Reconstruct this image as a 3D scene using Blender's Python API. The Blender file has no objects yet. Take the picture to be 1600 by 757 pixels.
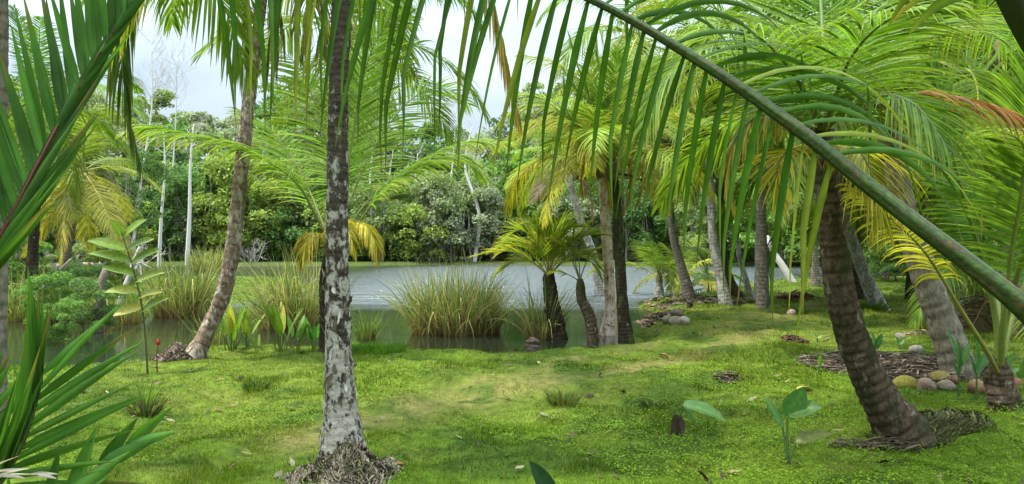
import bpy, math, random
import numpy as np
from mathutils import Vector

# ---------------------------------------------------------------- camera, world, sun, exposure
SC = bpy.context.scene
COL = SC.collection
F, CX, CY, EYE = 1200.0, 800.0, 378.5, 1.6

cam_d = bpy.data.cameras.new('camera')
cam_d.sensor_width = 36.0
cam_d.lens = 36.0 * F / 1600.0
cam_d.clip_start = 0.05
cam_d.clip_end = 3000
cam = bpy.data.objects.new('camera', cam_d)
COL.objects.link(cam)
cam.location = (0, 0, EYE)
cam.rotation_euler = (math.radians(90), 0, 0)
SC.camera = cam

SUN_EL, SUN_AZ = math.radians(62), math.radians(-105)
wd = bpy.data.worlds.new('World')
SC.world = wd
wd.use_nodes = True
wn, wl = wd.node_tree.nodes, wd.node_tree.links
wn.clear()
w_out = wn.new('ShaderNodeOutputWorld')
w_bg = wn.new('ShaderNodeBackground')
w_bg.inputs['Strength'].default_value = 0.1
w_sky = wn.new('ShaderNodeTexSky')
w_sky.sky_type = 'NISHITA'
w_sky.sun_disc = False
w_sky.sun_elevation = SUN_EL
w_sky.sun_rotation = SUN_AZ
w_sky.air_density = 1.0
w_sky.dust_density = 1.5
w_tc = wn.new('ShaderNodeTexCoord')
w_sep = wn.new('ShaderNodeSeparateXYZ')
wl.new(w_tc.outputs['Generated'], w_sep.inputs[0])
w_el = wn.new('ShaderNodeMapRange')          # overcast sky: three times brighter overhead than at the horizon
w_el.inputs['From Min'].default_value = 0.0
w_el.inputs['From Max'].default_value = 1.0
w_el.inputs['To Min'].default_value = 3.4
w_el.inputs['To Max'].default_value = 36.0
w_pow = wn.new('ShaderNodeMath')
w_pow.operation = 'POWER'
w_pow.inputs[1].default_value = 2.2
wl.new(w_sep.outputs['Z'], w_pow.inputs[0])
wl.new(w_pow.outputs[0], w_el.inputs['Value'])
w_map = wn.new('ShaderNodeMapping')
w_map.inputs['Scale'].default_value = (1, 1, 3.0)
wl.new(w_tc.outputs['Generated'], w_map.inputs['Vector'])
w_noise = wn.new('ShaderNodeTexNoise')
w_noise.inputs['Scale'].default_value = 2.6
w_noise.inputs['Detail'].default_value = 6
wl.new(w_map.outputs[0], w_noise.inputs['Vector'])
w_fac = wn.new('ShaderNodeMapRange')
w_fac.inputs['From Min'].default_value = 0.36
w_fac.inputs['From Max'].default_value = 0.6
w_fac.inputs['To Min'].default_value = 0.62
w_fac.inputs['To Max'].default_value = 0.98
wl.new(w_noise.outputs['Fac'], w_fac.inputs['Value'])
w_cl = wn.new('ShaderNodeVectorMath')
w_cl.operation = 'SCALE'
w_cl.inputs[0].default_value = (0.84, 1.0, 1.12)
wl.new(w_el.outputs[0], w_cl.inputs['Scale'])
w_mix = wn.new('ShaderNodeMix')
w_mix.data_type = 'RGBA'
wl.new(w_fac.outputs[0], w_mix.inputs['Factor'])
w_dim = wn.new('ShaderNodeVectorMath')
w_dim.operation = 'SCALE'
w_dim.inputs['Scale'].default_value = 0.45
wl.new(w_sky.outputs[0], w_dim.inputs[0])
wl.new(w_dim.outputs[0], w_mix.inputs[6])
wl.new(w_cl.outputs[0], w_mix.inputs[7])
wl.new(w_mix.outputs[2], w_bg.inputs['Color'])
wl.new(w_bg.outputs[0], w_out.inputs['Surface'])

sun_d = bpy.data.lights.new('sun', 'SUN')
sun_d.energy = 3.2
sun_d.angle = math.radians(7)
sun_d.color = (1.0, 0.95, 0.86)
sun = bpy.data.objects.new('sun', sun_d)
COL.objects.link(sun)
sv = Vector((math.sin(SUN_AZ) * math.cos(SUN_EL), math.cos(SUN_AZ) * math.cos(SUN_EL), math.sin(SUN_EL)))
sun.rotation_euler = sv.to_track_quat('Z', 'Y').to_euler()

SC.view_settings.view_transform = 'Standard'
SC.view_settings.look = 'None'
SC.view_settings.gamma = 1
SC.view_settings.exposure = 1.36
SC.view_settings.use_curve_mapping = False
SC.render.engine = 'CYCLES'
SC.cycles.max_bounces = 7
SC.cycles.diffuse_bounces = 3
SC.cycles.glossy_bounces = 3
SC.cycles.transmission_bounces = 5
SC.cycles.sample_clamp_indirect = 6

# ---------------------------------------------------------------- helpers
def rng_of(seed):
    return np.random.default_rng(seed)

def norm(v):
    n = np.linalg.norm(v, axis=-1, keepdims=True)
    return v / np.maximum(n, 1e-9)

def hash2(ix, iy, seed):
    h = (ix.astype(np.int64) * 374761393 + iy.astype(np.int64) * 668265263 + seed * 1442695041) & 0xffffffff
    h = ((h ^ (h >> 13)) * 1274126177) & 0xffffffff
    h = h ^ (h >> 16)
    return (h & 0xffff) / 65535.0

def vnoise(x, y, seed=0):
    x = np.asarray(x, float); y = np.asarray(y, float)
    ix = np.floor(x); iy = np.floor(y)
    fx = x - ix; fy = y - iy
    fx = fx * fx * (3 - 2 * fx); fy = fy * fy * (3 - 2 * fy)
    a = hash2(ix, iy, seed); b = hash2(ix + 1, iy, seed)
    c = hash2(ix, iy + 1, seed); d = hash2(ix + 1, iy + 1, seed)
    return (a * (1 - fx) + b * fx) * (1 - fy) + (c * (1 - fx) + d * fx) * fy

def fbm(x, y, seed=0, octv=3):
    s, a, t = 0, 1.0, 0
    for o in range(octv):
        s = s + a * vnoise(np.asarray(x) * 2 ** o, np.asarray(y) * 2 ** o, seed + o * 17)
        t += a; a *= 0.5
    return s / t

def sstep(a, b, x):
    t = np.clip((x - a) / (b - a), 0, 1)
    return t * t * (3 - 2 * t)

def W(px, py, d):
    """world point seen at pixel (px, py) of the 1600-wide photo at distance d"""
    return np.array([(px - CX) / F * d, d, EYE - (py - CY) / F * d])

# ---------------------------------------------------------------- terrain
WATER = -0.2
def wp(px, py):
    d = (EYE - WATER) * F / (py - CY)
    return ((px - CX) / F * d, d)
LAKE = np.array([wp(*p) for p in [(-900, 640), (60, 590), (240, 566), (330, 552), (480, 549), (560, 540), (640, 556),
    (700, 560), (800, 560), (890, 556), (935, 549), (962, 541), (985, 505), (1000, 474), (1060, 468), (1140, 450),
    (1210, 443), (1275, 443), (1350, 438), (1500, 434), (1800, 432), (2300, 430), (2300, 414.5), (1500, 415), (1000, 415.5),
    (700, 414.5), (500, 416.5), (300, 417), (100, 417), (-900, 417)]])

def poly_sdf(x, y, P):
    x = np.asarray(x, float); y = np.asarray(y, float)
    d2 = np.full(x.shape, 1e18); inside = np.zeros(x.shape, bool)
    n = len(P)
    for i in range(n):
        ax, ay = P[i]; bx, by = P[(i + 1) % n]
        ex, ey = bx - ax, by - ay
        t = np.clip(((x - ax) * ex + (y - ay) * ey) / (ex * ex + ey * ey), 0, 1)
        d2 = np.minimum(d2, (x - ax - t * ex) ** 2 + (y - ay - t * ey) ** 2)
        c = ((ay > y) != (by > y)) & (x < (bx - ax) * (y - ay) / ((by - ay) if abs(by - ay) > 1e-9 else 1e-9) + ax)
        inside ^= c
    s = np.sqrt(d2)
    return np.where(inside, -s, s)         # > 0 on land

ISLE = (-14.5, 27.0, 7.5)                   # the low left bank that reaches into the lake
def land(x, y):
    s = poly_sdf(x, y, LAKE)
    s = s + (fbm(np.asarray(x) * 0.8, np.asarray(y) * 0.8, 5, 3) - 0.5) * np.clip(0.9 + 0.02 * np.asarray(y), 0.6, 2.0)
    isle = ISLE[2] - np.hypot(np.asarray(x) - ISLE[0], (np.asarray(y) - ISLE[1]) * 0.75)
    return np.maximum(s, isle)

def hgt(x, y):
    x = np.asarray(x, float); y = np.asarray(y, float)
    s = land(x, y)
    z = sstep(-0.2, 1.0, s) * 0.34 - 0.32 - sstep(0.0, 3.0, -s) * 0.9
    on = sstep(0.1, 1.4, s)
    lump = (fbm(x * 0.8, y * 0.8, 1, 3) - 0.5) * 0.17 + (fbm(x * 3.1, y * 3.1, 9, 2) - 0.5) * 0.08 + 0.05 * sstep(0.52, 0.68, fbm(x * 1.7, y * 1.7, 13, 2))
    z = z + on * lump * np.clip(1.15 - 0.012 * y, 0.2, 1)
    z = z + np.clip(y - 66, 0, 400) * 0.05 * sstep(0, 6, s)
    # bank of packed roots under the big right-hand palm and the heap of roots at the central palm
    rx, ry = x - 3.75, y - 6.15
    z = z + 0.22 * np.exp(-(rx / 0.95) ** 2 - ((ry + 0.1 * rx) / 0.36) ** 2)
    # puddle hollow
    z = z - 0.16 * np.exp(-((x - 2.3) / 0.75) ** 2 - ((y - 12.9) / 0.6) ** 2)
    return z

def h1(x, y):
    return float(hgt(np.array([x]), np.array([y]))[0])

def G(px, py):
    """ground point seen at pixel (px, py)"""
    z = 0.0
    for _ in range(6):
        d = (EYE - z) * F / (py - CY)
        x = (px - CX) / F * d
        z = 0.5 * z + 0.5 * h1(x, d)
    return np.array([x, d, h1(x, d)])

# ---------------------------------------------------------------- meshes and objects
def make_mesh(name, V, Fq, cols=None, mats=(), smooth=True, extra=None):
    me = bpy.data.meshes.new(name)
    V = np.asarray(V, np.float32); Fq = np.asarray(Fq, np.int32)
    nf, k = Fq.shape
    me.vertices.add(len(V)); me.vertices.foreach_set('co', V.ravel())
    me.loops.add(nf * k); me.loops.foreach_set('vertex_index', Fq.ravel())
    me.polygons.add(nf)
    me.polygons.foreach_set('loop_start', np.arange(0, nf * k, k, dtype=np.int32))
    me.polygons.foreach_set('use_smooth', np.full(nf, smooth, bool))
    if cols is not None:
        a = me.attributes.new('Col', 'FLOAT_COLOR', 'POINT')
        c = np.ones((len(V), 4), np.float32); c[:, :3] = np.clip(cols, 0, 1)
        a.data.foreach_set('color', c.ravel())
    if extra:
        for nm, arr in extra.items():
            a = me.attributes.new(nm, 'FLOAT', 'POINT')
            a.data.foreach_set('value', np.asarray(arr, np.float32).ravel())
    for m in mats:
        me.materials.append(m)
    me.update(calc_edges=True)
    return me

def link(name, me, parent=None, loc=(0, 0, 0)):
    o = bpy.data.objects.new(name, me)
    COL.objects.link(o)
    o.location = loc
    if parent is not None:
        o.parent = parent
    return o

def tag(o, label=None, cat=None, group=None, kind=None):
    if label: o['label'] = label
    if cat: o['category'] = cat
    if group: o['group'] = group
    if kind: o['kind'] = kind
    return o

def empty(name, loc, label, cat, group=None):
    o = bpy.data.objects.new(name, None)
    o.empty_display_size = 0.2
    COL.objects.link(o)
    o.location = tuple(loc)
    return tag(o, label, cat, group)

def copy_tree(o, parent=None):
    c = o.copy(); COL.objects.link(c)
    if parent is not None: c.parent = parent
    for ch in list(o.children):
        copy_tree(ch, c)
    return c

class Acc:
    """collects quads (or tris) of one mesh"""
    def __init__(s): s.V = []; s.F = []; s.C = []; s.n = 0
    def add(s, V, Fq, C):
        V = np.asarray(V, float); Fq = np.asarray(Fq, int)
        C = np.broadcast_to(np.asarray(C, float), (len(V), 3))
        s.V.append(V); s.F.append(Fq + s.n); s.C.append(C); s.n += len(V)
        return s
    def mesh(s, name, mats, smooth=True):
        return make_mesh(name, np.concatenate(s.V), np.concatenate(s.F), np.concatenate(s.C), mats, smooth)

def spline(P, n):
    """Catmull-Rom through the control points, n samples evenly spread"""
    P = np.asarray(P, float)
    if len(P) == 2:
        t = np.linspace(0, 1, n)[:, None]
        return P[0] * (1 - t) + P[1] * t
    Q = np.vstack([2 * P[0] - P[1], P, 2 * P[-1] - P[-2]])
    out = []
    m = 24
    for i in range(len(P) - 1):
        p0, p1, p2, p3 = Q[i:i + 4]
        t = np.linspace(0, 1, m, endpoint=False)[:, None]
        out.append(0.5 * (2 * p1 + (p2 - p0) * t + (2 * p0 - 5 * p1 + 4 * p2 - p3) * t ** 2 + (3 * p1 - p0 - 3 * p2 + p3) * t ** 3))
    out.append(P[-1:])
    D = np.concatenate(out)
    L = np.concatenate([[0], np.cumsum(np.linalg.norm(np.diff(D[:, :3], axis=0), axis=1))])
    s = np.linspace(0, L[-1], n)
    return np.stack([np.interp(s, L, D[:, k]) for k in range(D.shape[1])], 1)

def frames(P, up=(0, 0, 1)):
    T = norm(np.gradient(P, axis=0))
    up = np.asarray(up, float)
    B = np.cross(T, up)
    bad = np.linalg.norm(B, axis=1) < 0.05
    B[bad] = np.cross(T[bad], np.array([0.3, 1, 0.1]))
    B = norm(B)
    for i in range(1, len(B)):              # keep the side from flipping
        if B[i] @ B[i - 1] < 0: B[i] = -B[i]
    N = norm(np.cross(B, T))
    return T, B, N

def tube(P, R, seg=8, cap=True):
    P = np.asarray(P, float); n = len(P)
    R = np.broadcast_to(np.asarray(R, float), (n,)) if np.ndim(R) < 2 else R
    T, B, N = frames(P, (0.13, 1.0, 0.07) if abs(norm(P[-1] - P[0])[2]) > 0.75 else (0, 0, 1))
    a = np.linspace(0, 2 * math.pi, seg, endpoint=False)
    ring = B[:, None] * np.cos(a)[None, :, None] + N[:, None] * np.sin(a)[None, :, None]
    rr = R[:, None] if np.ndim(R) == 1 else R
    V = (P[:, None] + ring * rr[..., None]).reshape(-1, 3)
    i = np.arange(n - 1)[:, None] * seg; j = np.arange(seg)[None]
    Fq = np.stack([i + j, i + (j + 1) % seg, i + seg + (j + 1) % seg, i + seg + j], -1).reshape(-1, 4)
    if cap:
        V = np.vstack([V, P[-1:], P[:1]])
        e = (n - 1) * seg
        k = np.arange(0, seg)
        Fq = np.vstack([Fq, np.stack([e + k, e + (k + 1) % seg, np.full(seg, n * seg), np.full(seg, n * seg)], 1)[:, [0, 1, 2, 2]],
                        ])
        # degenerate quads are avoided: rebuild the cap from true quads in pairs
        Fq = Fq[:-seg]
        if seg % 2 == 0:
            k = np.arange(0, seg, 2)
            Fq = np.vstack([Fq, np.stack([e + k, e + k + 1, e + (k + 2) % seg, np.full(len(k), n * seg)], 1),
                            np.stack([(k + 2) % seg, k + 1, k, np.full(len(k), n * seg + 1)], 1)])
    return V, Fq

# ---------------------------------------------------------------- materials
def new_mat(name):
    m = bpy.data.materials.new(name); m.use_nodes = True
    nt = m.node_tree
    bs = nt.nodes['Principled BSDF']
    return m, nt, bs

def nd(nt, t, **kw):
    n = nt.nodes.new(t)
    for k, v in kw.items():
        if k in n.inputs.keys(): n.inputs[k].default_value = v
        else: setattr(n, k, v)
    return n

def math_(nt, op, a, b=None):
    n = nt.nodes.new('ShaderNodeMath'); n.operation = op
    for i, v in enumerate((a, b)):
        if v is None: continue
        if isinstance(v, (int, float)): n.inputs[i].default_value = v
        else: nt.links.new(v, n.inputs[i])
    return n.outputs[0]

def mixc(nt, f, a, b, blend='MIX'):
    n = nt.nodes.new('ShaderNodeMix'); n.data_type = 'RGBA'; n.blend_type = blend
    for s, v in ((0, f), (6, a), (7, b)):
        if isinstance(v, (int, float)): n.inputs[s].default_value = v
        elif isinstance(v, (tuple, list)): n.inputs[s].default_value = tuple(v) + ((1,) if len(v) == 3 else ())
        else: nt.links.new(v, n.inputs[s])
    return n.outputs[2]

def leaf_mat(name, rough=0.42, trans=0.4, spec=0.4, nscale=14.0, warm=(1.25, 1.3, 0.6), bump=0.0):
    m, nt, bs = new_mat(name)
    L = nt.links
    at = nd(nt, 'ShaderNodeAttribute', attribute_name='Col')
    oi = nd(nt, 'ShaderNodeObjectInfo')
    c = mixc(nt, 1.0, at.outputs['Color'], oi.outputs['Color'], 'MULTIPLY')
    tc = nd(nt, 'ShaderNodeTexCoord')
    ns = nd(nt, 'ShaderNodeTexNoise', Scale=nscale, Detail=3.0)
    L.new(tc.outputs['Object'], ns.inputs['Vector'])
    mr = nd(nt, 'ShaderNodeMapRange'); mr.inputs['From Min'].default_value = 0.3; mr.inputs['From Max'].default_value = 0.7
    mr.inputs['To Min'].default_value = 0.78; mr.inputs['To Max'].default_value = 1.2
    L.new(ns.outputs['Fac'], mr.inputs['Value'])
    hs = nd(nt, 'ShaderNodeHueSaturation'); L.new(mr.outputs[0], hs.inputs['Value']); L.new(c, hs.inputs['Color'])
    L.new(hs.outputs[0], bs.inputs['Base Color'])
    bs.inputs['Roughness'].default_value = rough
    bs.inputs['Specular IOR Level'].default_value = spec
    tr = nd(nt, 'ShaderNodeBsdfTranslucent')
    tcol = mixc(nt, 1.0, hs.outputs[0], warm, 'MULTIPLY')
    L.new(tcol, tr.inputs['Color'])
    mx = nd(nt, 'ShaderNodeMixShader'); mx.inputs[0].default_value = trans
    L.new(bs.outputs[0], mx.inputs[1]); L.new(tr.outputs[0], mx.inputs[2])
    out = [n for n in nt.nodes if n.type == 'OUTPUT_MATERIAL'][0]
    L.new(mx.outputs[0], out.inputs['Surface'])
    if bump:
        b = nd(nt, 'ShaderNodeBump', Strength=bump, Distance=0.01)
        L.new(ns.outputs['Fac'], b.inputs['Height']); L.new(b.outputs[0], bs.inputs['Normal'])
    return m

M_PALM = leaf_mat('palm_leaf', 0.5, 0.43, 0.14)
M_TREE = leaf_mat('tree_leaf', 0.6, 0.4, 0.2, 0.8)
M_GRASS = leaf_mat('grass_blade', 0.7, 0.4, 0.08, 3.0)
M_BROAD = leaf_mat('broad_leaf', 0.4, 0.38, 0.3, 30.0)

def attr_mat(name, rough=0.8, nscale=30.0, bump=0.4, dist=0.01, spec=0.2, lo=0.65, hi=1.35):
    m, nt, bs = new_mat(name); L = nt.links
    at = nd(nt, 'ShaderNodeAttribute', attribute_name='Col')
    oi = nd(nt, 'ShaderNodeObjectInfo')
    c = mixc(nt, 1.0, at.outputs['Color'], oi.outputs['Color'], 'MULTIPLY')
    tc = nd(nt, 'ShaderNodeTexCoord')
    ns = nd(nt, 'ShaderNodeTexNoise', Scale=nscale, Detail=6.0, Roughness=0.65)
    L.new(tc.outputs['Object'], ns.inputs['Vector'])
    mr = nd(nt, 'ShaderNodeMapRange'); mr.inputs['From Min'].default_value = 0.3; mr.inputs['From Max'].default_value = 0.7
    mr.inputs['To Min'].default_value = lo; mr.inputs['To Max'].default_value = hi
    L.new(ns.outputs['Fac'], mr.inputs['Value'])
    hs = nd(nt, 'ShaderNodeHueSaturation'); L.new(mr.outputs[0], hs.inputs['Value']); L.new(c, hs.inputs['Color'])
    L.new(hs.outputs[0], bs.inputs['Base Color'])
    bs.inputs['Roughness'].default_value = rough
    bs.inputs['Specular IOR Level'].default_value = spec
    b = nd(nt, 'ShaderNodeBump', Strength=bump, Distance=dist)
    L.new(ns.outputs['Fac'], b.inputs['Height']); L.new(b.outputs[0], bs.inputs['Normal'])
    return m

M_STEM = attr_mat('green_stem', 0.5, 40, 0.15, 0.004, 0.2, 0.8, 1.2)
M_RIB = attr_mat('frond_stalk', 0.55, 55, 0.6, 0.006, 0.2, 0.5, 1.5)
M_WOOD = attr_mat('bark_and_husk', 0.85, 28, 0.6, 0.015)
M_GROUND = attr_mat('turf_soil', 0.95, 9.0, 0.8, 0.03, 0.1, 0.55, 1.4)

def trunk_mat(name, dark, mid, light, amt0, amt1, scale=9.0, moss=(0.04, 0.06, 0.015), moss_amt=0.0, stretch=0.55):
    """bark: a dark and a mid tone in streaks, pale lichen patches whose cover goes from amt0 (foot) to amt1 (head)"""
    m, nt, bs = new_mat(name); L = nt.links
    tc = nd(nt, 'ShaderNodeTexCoord')
    mp = nd(nt, 'ShaderNodeMapping'); mp.inputs['Scale'].default_value = (1, 1, stretch)
    L.new(tc.outputs['Object'], mp.inputs['Vector'])
    n1 = nd(nt, 'ShaderNodeTexNoise', Scale=scale * 2.2, Detail=8.0, Roughness=0.7)
    n2 = nd(nt, 'ShaderNodeTexNoise', Scale=scale, Detail=7.0, Roughness=0.68, Distortion=0.4)
    n3 = nd(nt, 'ShaderNodeTexNoise', Scale=scale * 0.45, Detail=4.0, Roughness=0.6)
    for n in (n1, n2, n3): L.new(mp.outputs[0], n.inputs['Vector'])
    arc = nd(nt, 'ShaderNodeAttribute', attribute_name='arc')
    ring = nd(nt, 'ShaderNodeAttribute', attribute_name='ring')
    r1 = nd(nt, 'ShaderNodeMapRange'); r1.inputs['From Min'].default_value = 0.36; r1.inputs['From Max'].default_value = 0.62
    L.new(n1.outputs['Fac'], r1.inputs['Value'])
    c = mixc(nt, r1.outputs[0], dark, mid)
    c = mixc(nt, math_(nt, 'MULTIPLY', ring.outputs['Fac'], 0.75), c, tuple(0.45 * v for v in dark))
    am = nd(nt, 'ShaderNodeMapRange')
    am.inputs['To Min'].default_value = 0.72 - 0.44 * amt0; am.inputs['To Max'].default_value = 0.72 - 0.44 * amt1
    L.new(arc.outputs['Fac'], am.inputs['Value'])
    f = math_(nt, 'MULTIPLY', math_(nt, 'SUBTRACT', n2.outputs['Fac'], am.outputs[0]), 14.0)
    cl = nd(nt, 'ShaderNodeClamp'); L.new(f, cl.inputs['Value'])
    lcol = mixc(nt, r1.outputs[0], tuple(0.72 * v for v in light), light)
    c = mixc(nt, cl.outputs[0], c, lcol)
    if moss_amt > 0:
        ms = math_(nt, 'MULTIPLY', math_(nt, 'SUBTRACT', n3.outputs['Fac'], 0.68 - 0.4 * moss_amt), 9.0)
        mc = nd(nt, 'ShaderNodeClamp'); L.new(ms, mc.inputs['Value'])
        c = mixc(nt, mc.outputs[0], c, moss)
    L.new(c, bs.inputs['Base Color'])
    bs.inputs['Roughness'].default_value = 0.9
    bs.inputs['Specular IOR Level'].default_value = 0.15
    b = nd(nt, 'ShaderNodeBump', Strength=0.9, Distance=0.02)
    hh = math_(nt, 'ADD', n1.outputs['Fac'], math_(nt, 'MULTIPLY', cl.outputs[0], 0.35))
    L.new(hh, b.inputs['Height']); L.new(b.outputs[0], bs.inputs['Normal'])
    return m

T_MOTTLED = trunk_mat('bark_black_white_mottled', (0.03, 0.023, 0.016), (0.075, 0.056, 0.04), (0.38, 0.34, 0.28), 0.78, -0.12, 17.0, stretch=0.7)
T_PINK = trunk_mat('bark_pinkish_lichen', (0.07, 0.045, 0.03), (0.24, 0.165, 0.115), (0.38, 0.32, 0.255), 0.5, 0.44, 10.0, (0.05, 0.065, 0.02), 0.16)
T_SCAR = trunk_mat('bark_pinkish_white_scarred', (0.12, 0.065, 0.04), (0.52, 0.35, 0.25), (0.64, 0.51, 0.41), 0.7, 0.66, 10.0)
T_DARK = trunk_mat('bark_dark_mossy', (0.014, 0.011, 0.007), (0.042, 0.032, 0.018), (0.22, 0.2, 0.15), 0.3, 0.22, 10.0, (0.045, 0.06, 0.012), 0.4)
T_BROWN = trunk_mat('bark_brown_ringed', (0.028, 0.02, 0.012), (0.10, 0.07, 0.042), (0.26, 0.2, 0.14), 0.36, 0.3, 13.0, (0.028, 0.032, 0.009), 0.42)
T_GREY = trunk_mat('bark_grey_ringed', (0.10, 0.082, 0.06), (0.23, 0.195, 0.145), (0.36, 0.325, 0.26), 0.36, 0.34, 9.0, (0.08, 0.09, 0.035), 0.3)
T_PALE = trunk_mat('bark_pale_grey', (0.17, 0.155, 0.125), (0.34, 0.315, 0.27), (0.5, 0.47, 0.42), 0.5, 0.5, 9.0)

# ---------------------------------------------------------------- ground and water
def graded(lo, hi, near, step, grow):
    """coordinates that are dense round `near` and spread outwards"""
    def side(limit, sgn):
        out = []; p = near; s = step
        while abs(p - near) < abs(limit - near):
            p += sgn * s; out.append(p); s *= grow
        return out
    return np.array(side(lo, -1)[::-1] + [near] + side(hi, 1))

def axis_x():
    core = np.arange(-6.5, 6.5, 0.085)
    s, p, r = 0.085, 6.5, []
    while p < 520: p += s; r.append(p); s *= 1.055
    r = np.array(r)
    return np.concatenate([-r[::-1], core, r])
def axis_y():
    core = np.arange(3.2, 15.0, 0.085)
    s, p, r = 0.085, 15.0, []
    while p < 700: p += s; r.append(p); s *= 1.035
    s, p, l = 0.12, 3.2, []
    while p > -60: p -= s; l.append(p); s *= 1.2
    return np.concatenate([np.array(l)[::-1], core, np.array(r)])

TRACK = np.array([G(px, py)[:2] for px, py in [(470, 690), (620, 650), (800, 606), (960, 585), (1080, 558), (1180, 520), (1260, 480), (1340, 462)]])
TRACK2 = np.array([G(px, py)[:2] for px, py in [(640, 618), (800, 590), (900, 563), (1000, 545), (1110, 520), (1200, 490)]])
def seg_dist(x, y, P):
    d = np.full(np.shape(x), 1e9)
    for (ax, ay), (bx, by) in zip(P[:-1], P[1:]):
        ex, ey = bx - ax, by - ay
        t = np.clip(((x - ax) * ex + (y - ay) * ey) / (ex * ex + ey * ey), 0, 1)
        d = np.minimum(d, np.hypot(x - ax - t * ex, y - ay - t * ey))
    return d

def turf_colour(x, y, blade=False):
    """own colour of the turf: fresh, dry on the trodden track, mossy, bare soil at the edges"""
    n1 = fbm(x * 0.7, y * 0.7, 21, 4); n2 = fbm(x * 2.3, y * 2.3, 33, 3); n3 = fbm(x * 0.25, y * 0.25, 41, 3)
    fresh = np.array([0.12, 0.172, 0.017]); lush = np.array([0.108, 0.178, 0.012]); dry = np.array([0.19, 0.175, 0.05]); dark = np.array([0.05, 0.095, 0.01])
    f = sstep(0.38, 0.62, n1)[..., None]
    c = fresh * f + lush * (1 - f)
    near_right = sstep(0.3, 1.5, x - 0.1 * y) * sstep(10, 7, y)
    c = c * (1 - 0.6 * near_right[..., None]) + lush * 0.6 * near_right[..., None]
    t = np.minimum(seg_dist(x, y, TRACK), seg_dist(x, y, TRACK2) + 0.12)
    d = np.exp(-(t / 0.34) ** 2) * (0.7 + 0.3 * n2)
    d = np.maximum(d, sstep(0.4, 0.65, n3) * sstep(9, 14, y) * 0.25 * sstep(-1, 2, x))
    d = np.maximum(d, sstep(0.62, 0.76, n2) * 0.25)
    d = np.clip(d, 0, 0.85)[..., None]
    c = c * (1 - d) + dry * d
    far = sstep(50, 58, y)[..., None]
    c = c * (1 - 0.75 * far) + np.array([0.06, 0.085, 0.025]) * 0.75 * far
    k = (np.maximum(sstep(0.58, 0.7, fbm(x * 1.3, y * 1.3, 55, 3)) * 0.75, sstep(0.66, 0.74, fbm(x * 3.4, y * 3.4, 58, 2)) * 0.8))[..., None]
    c = c * (1 - k) + dark * k
    return c

gx, gy = axis_x(), axis_y()
X, Y = np.meshgrid(gx, gy)
Z = hgt(X, Y)
s_land = land(X, Y)
C = turf_colour(X, Y) * np.array([0.62, 0.6, 0.62])
soil = np.array([0.05, 0.04, 0.025])
e = (sstep(0.35, 0.0, s_land) * 0.9)[..., None]
C = C * (1 - e) + soil * e
bare = sstep(0.9, 0.95, fbm(X * 1.9, Y * 1.9, 77, 3))[..., None] * 0.8
C = C * (1 - bare) + soil * bare
ny, nx = X.shape
i = np.arange(ny - 1)[:, None] * nx; j = np.arange(nx - 1)[None]
Fq = np.stack([i + j, i + j + 1, i + nx + j + 1, i + nx + j], -1).reshape(-1, 4)
tag(link('ground', make_mesh('ground', np.stack([X, Y, Z], -1).reshape(-1, 3), Fq, C.reshape(-1, 3), [M_GROUND])),
    'grassy lawn of rough green turf running down to the lake', 'ground', kind='structure')

mw, nt, bs = new_mat('lake_water')
bs.inputs['Base Color'].default_value = (0.012, 0.017, 0.010, 1)
bs.inputs['Roughness'].default_value = 0.04
bs.inputs['IOR'].default_value = 2.2
bs.inputs['Specular IOR Level'].default_value = 0.5
tc = nd(nt, 'ShaderNodeTexCoord')
mp = nd(nt, 'ShaderNodeMapping'); mp.inputs['Scale'].default_value = (0.45, 1.6, 1)
nt.links.new(tc.outputs['Object'], mp.inputs['Vector'])
wa = nd(nt, 'ShaderNodeTexNoise', Scale=1.3, Detail=4.0, Roughness=0.6)
wb = nd(nt, 'ShaderNodeTexNoise', Scale=7.0, Detail=2.0, Roughness=0.5)
nt.links.new(mp.outputs[0], wa.inputs['Vector']); nt.links.new(mp.outputs[0], wb.inputs['Vector'])
hsum = math_(nt, 'ADD', math_(nt, 'MULTIPLY', wa.outputs['Fac'], 1.0), math_(nt, 'MULTIPLY', wb.outputs['Fac'], 0.3))
wm = nd(nt, 'ShaderNodeMapping'); wm.inputs['Scale'].default_value = (0.035, 0.11, 1)
nt.links.new(tc.outputs['Object'], wm.inputs['Vector'])
wz = nd(nt, 'ShaderNodeTexNoise', Scale=1.0, Detail=3.0)
nt.links.new(wm.outputs[0], wz.inputs['Vector'])
sep = nd(nt, 'ShaderNodeSeparateXYZ'); nt.links.new(tc.outputs['Object'], sep.inputs[0])
# the breeze ruffles the open lake; the water behind the near bank lies calm
op = nd(nt, 'ShaderNodeMapRange'); op.interpolation_type = 'SMOOTHSTEP'
op.inputs['From Min'].default_value = 19.0; op.inputs['From Max'].default_value = 23.0
nt.links.new(math_(nt, 'ADD', sep.outputs['Y'], math_(nt, 'MULTIPLY', math_(nt, 'SUBTRACT', wz.outputs['Fac'], 0.5), 14.0)), op.inputs['Value'])
opx = nd(nt, 'ShaderNodeMapRange'); opx.interpolation_type = 'SMOOTHSTEP'
opx.inputs['From Min'].default_value = -12.0; opx.inputs['From Max'].default_value = -3.0
opx.inputs['To Min'].default_value = 0.2
nt.links.new(sep.outputs['X'], opx.inputs['Value'])
ruff = math_(nt, 'MULTIPLY', op.outputs[0], opx.outputs[0])
st = nd(nt, 'ShaderNodeMapRange'); st.inputs['To Min'].default_value = 0.03; st.inputs['To Max'].default_value = 1.0
nt.links.new(ruff, st.inputs['Value'])
wbmp = nd(nt, 'ShaderNodeBump', Distance=0.34)
nt.links.new(st.outputs[0], wbmp.inputs['Strength']); nt.links.new(hsum, wbmp.inputs['Height'])
nt.links.new(wbmp.outputs[0], bs.inputs['Normal'])
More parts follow.
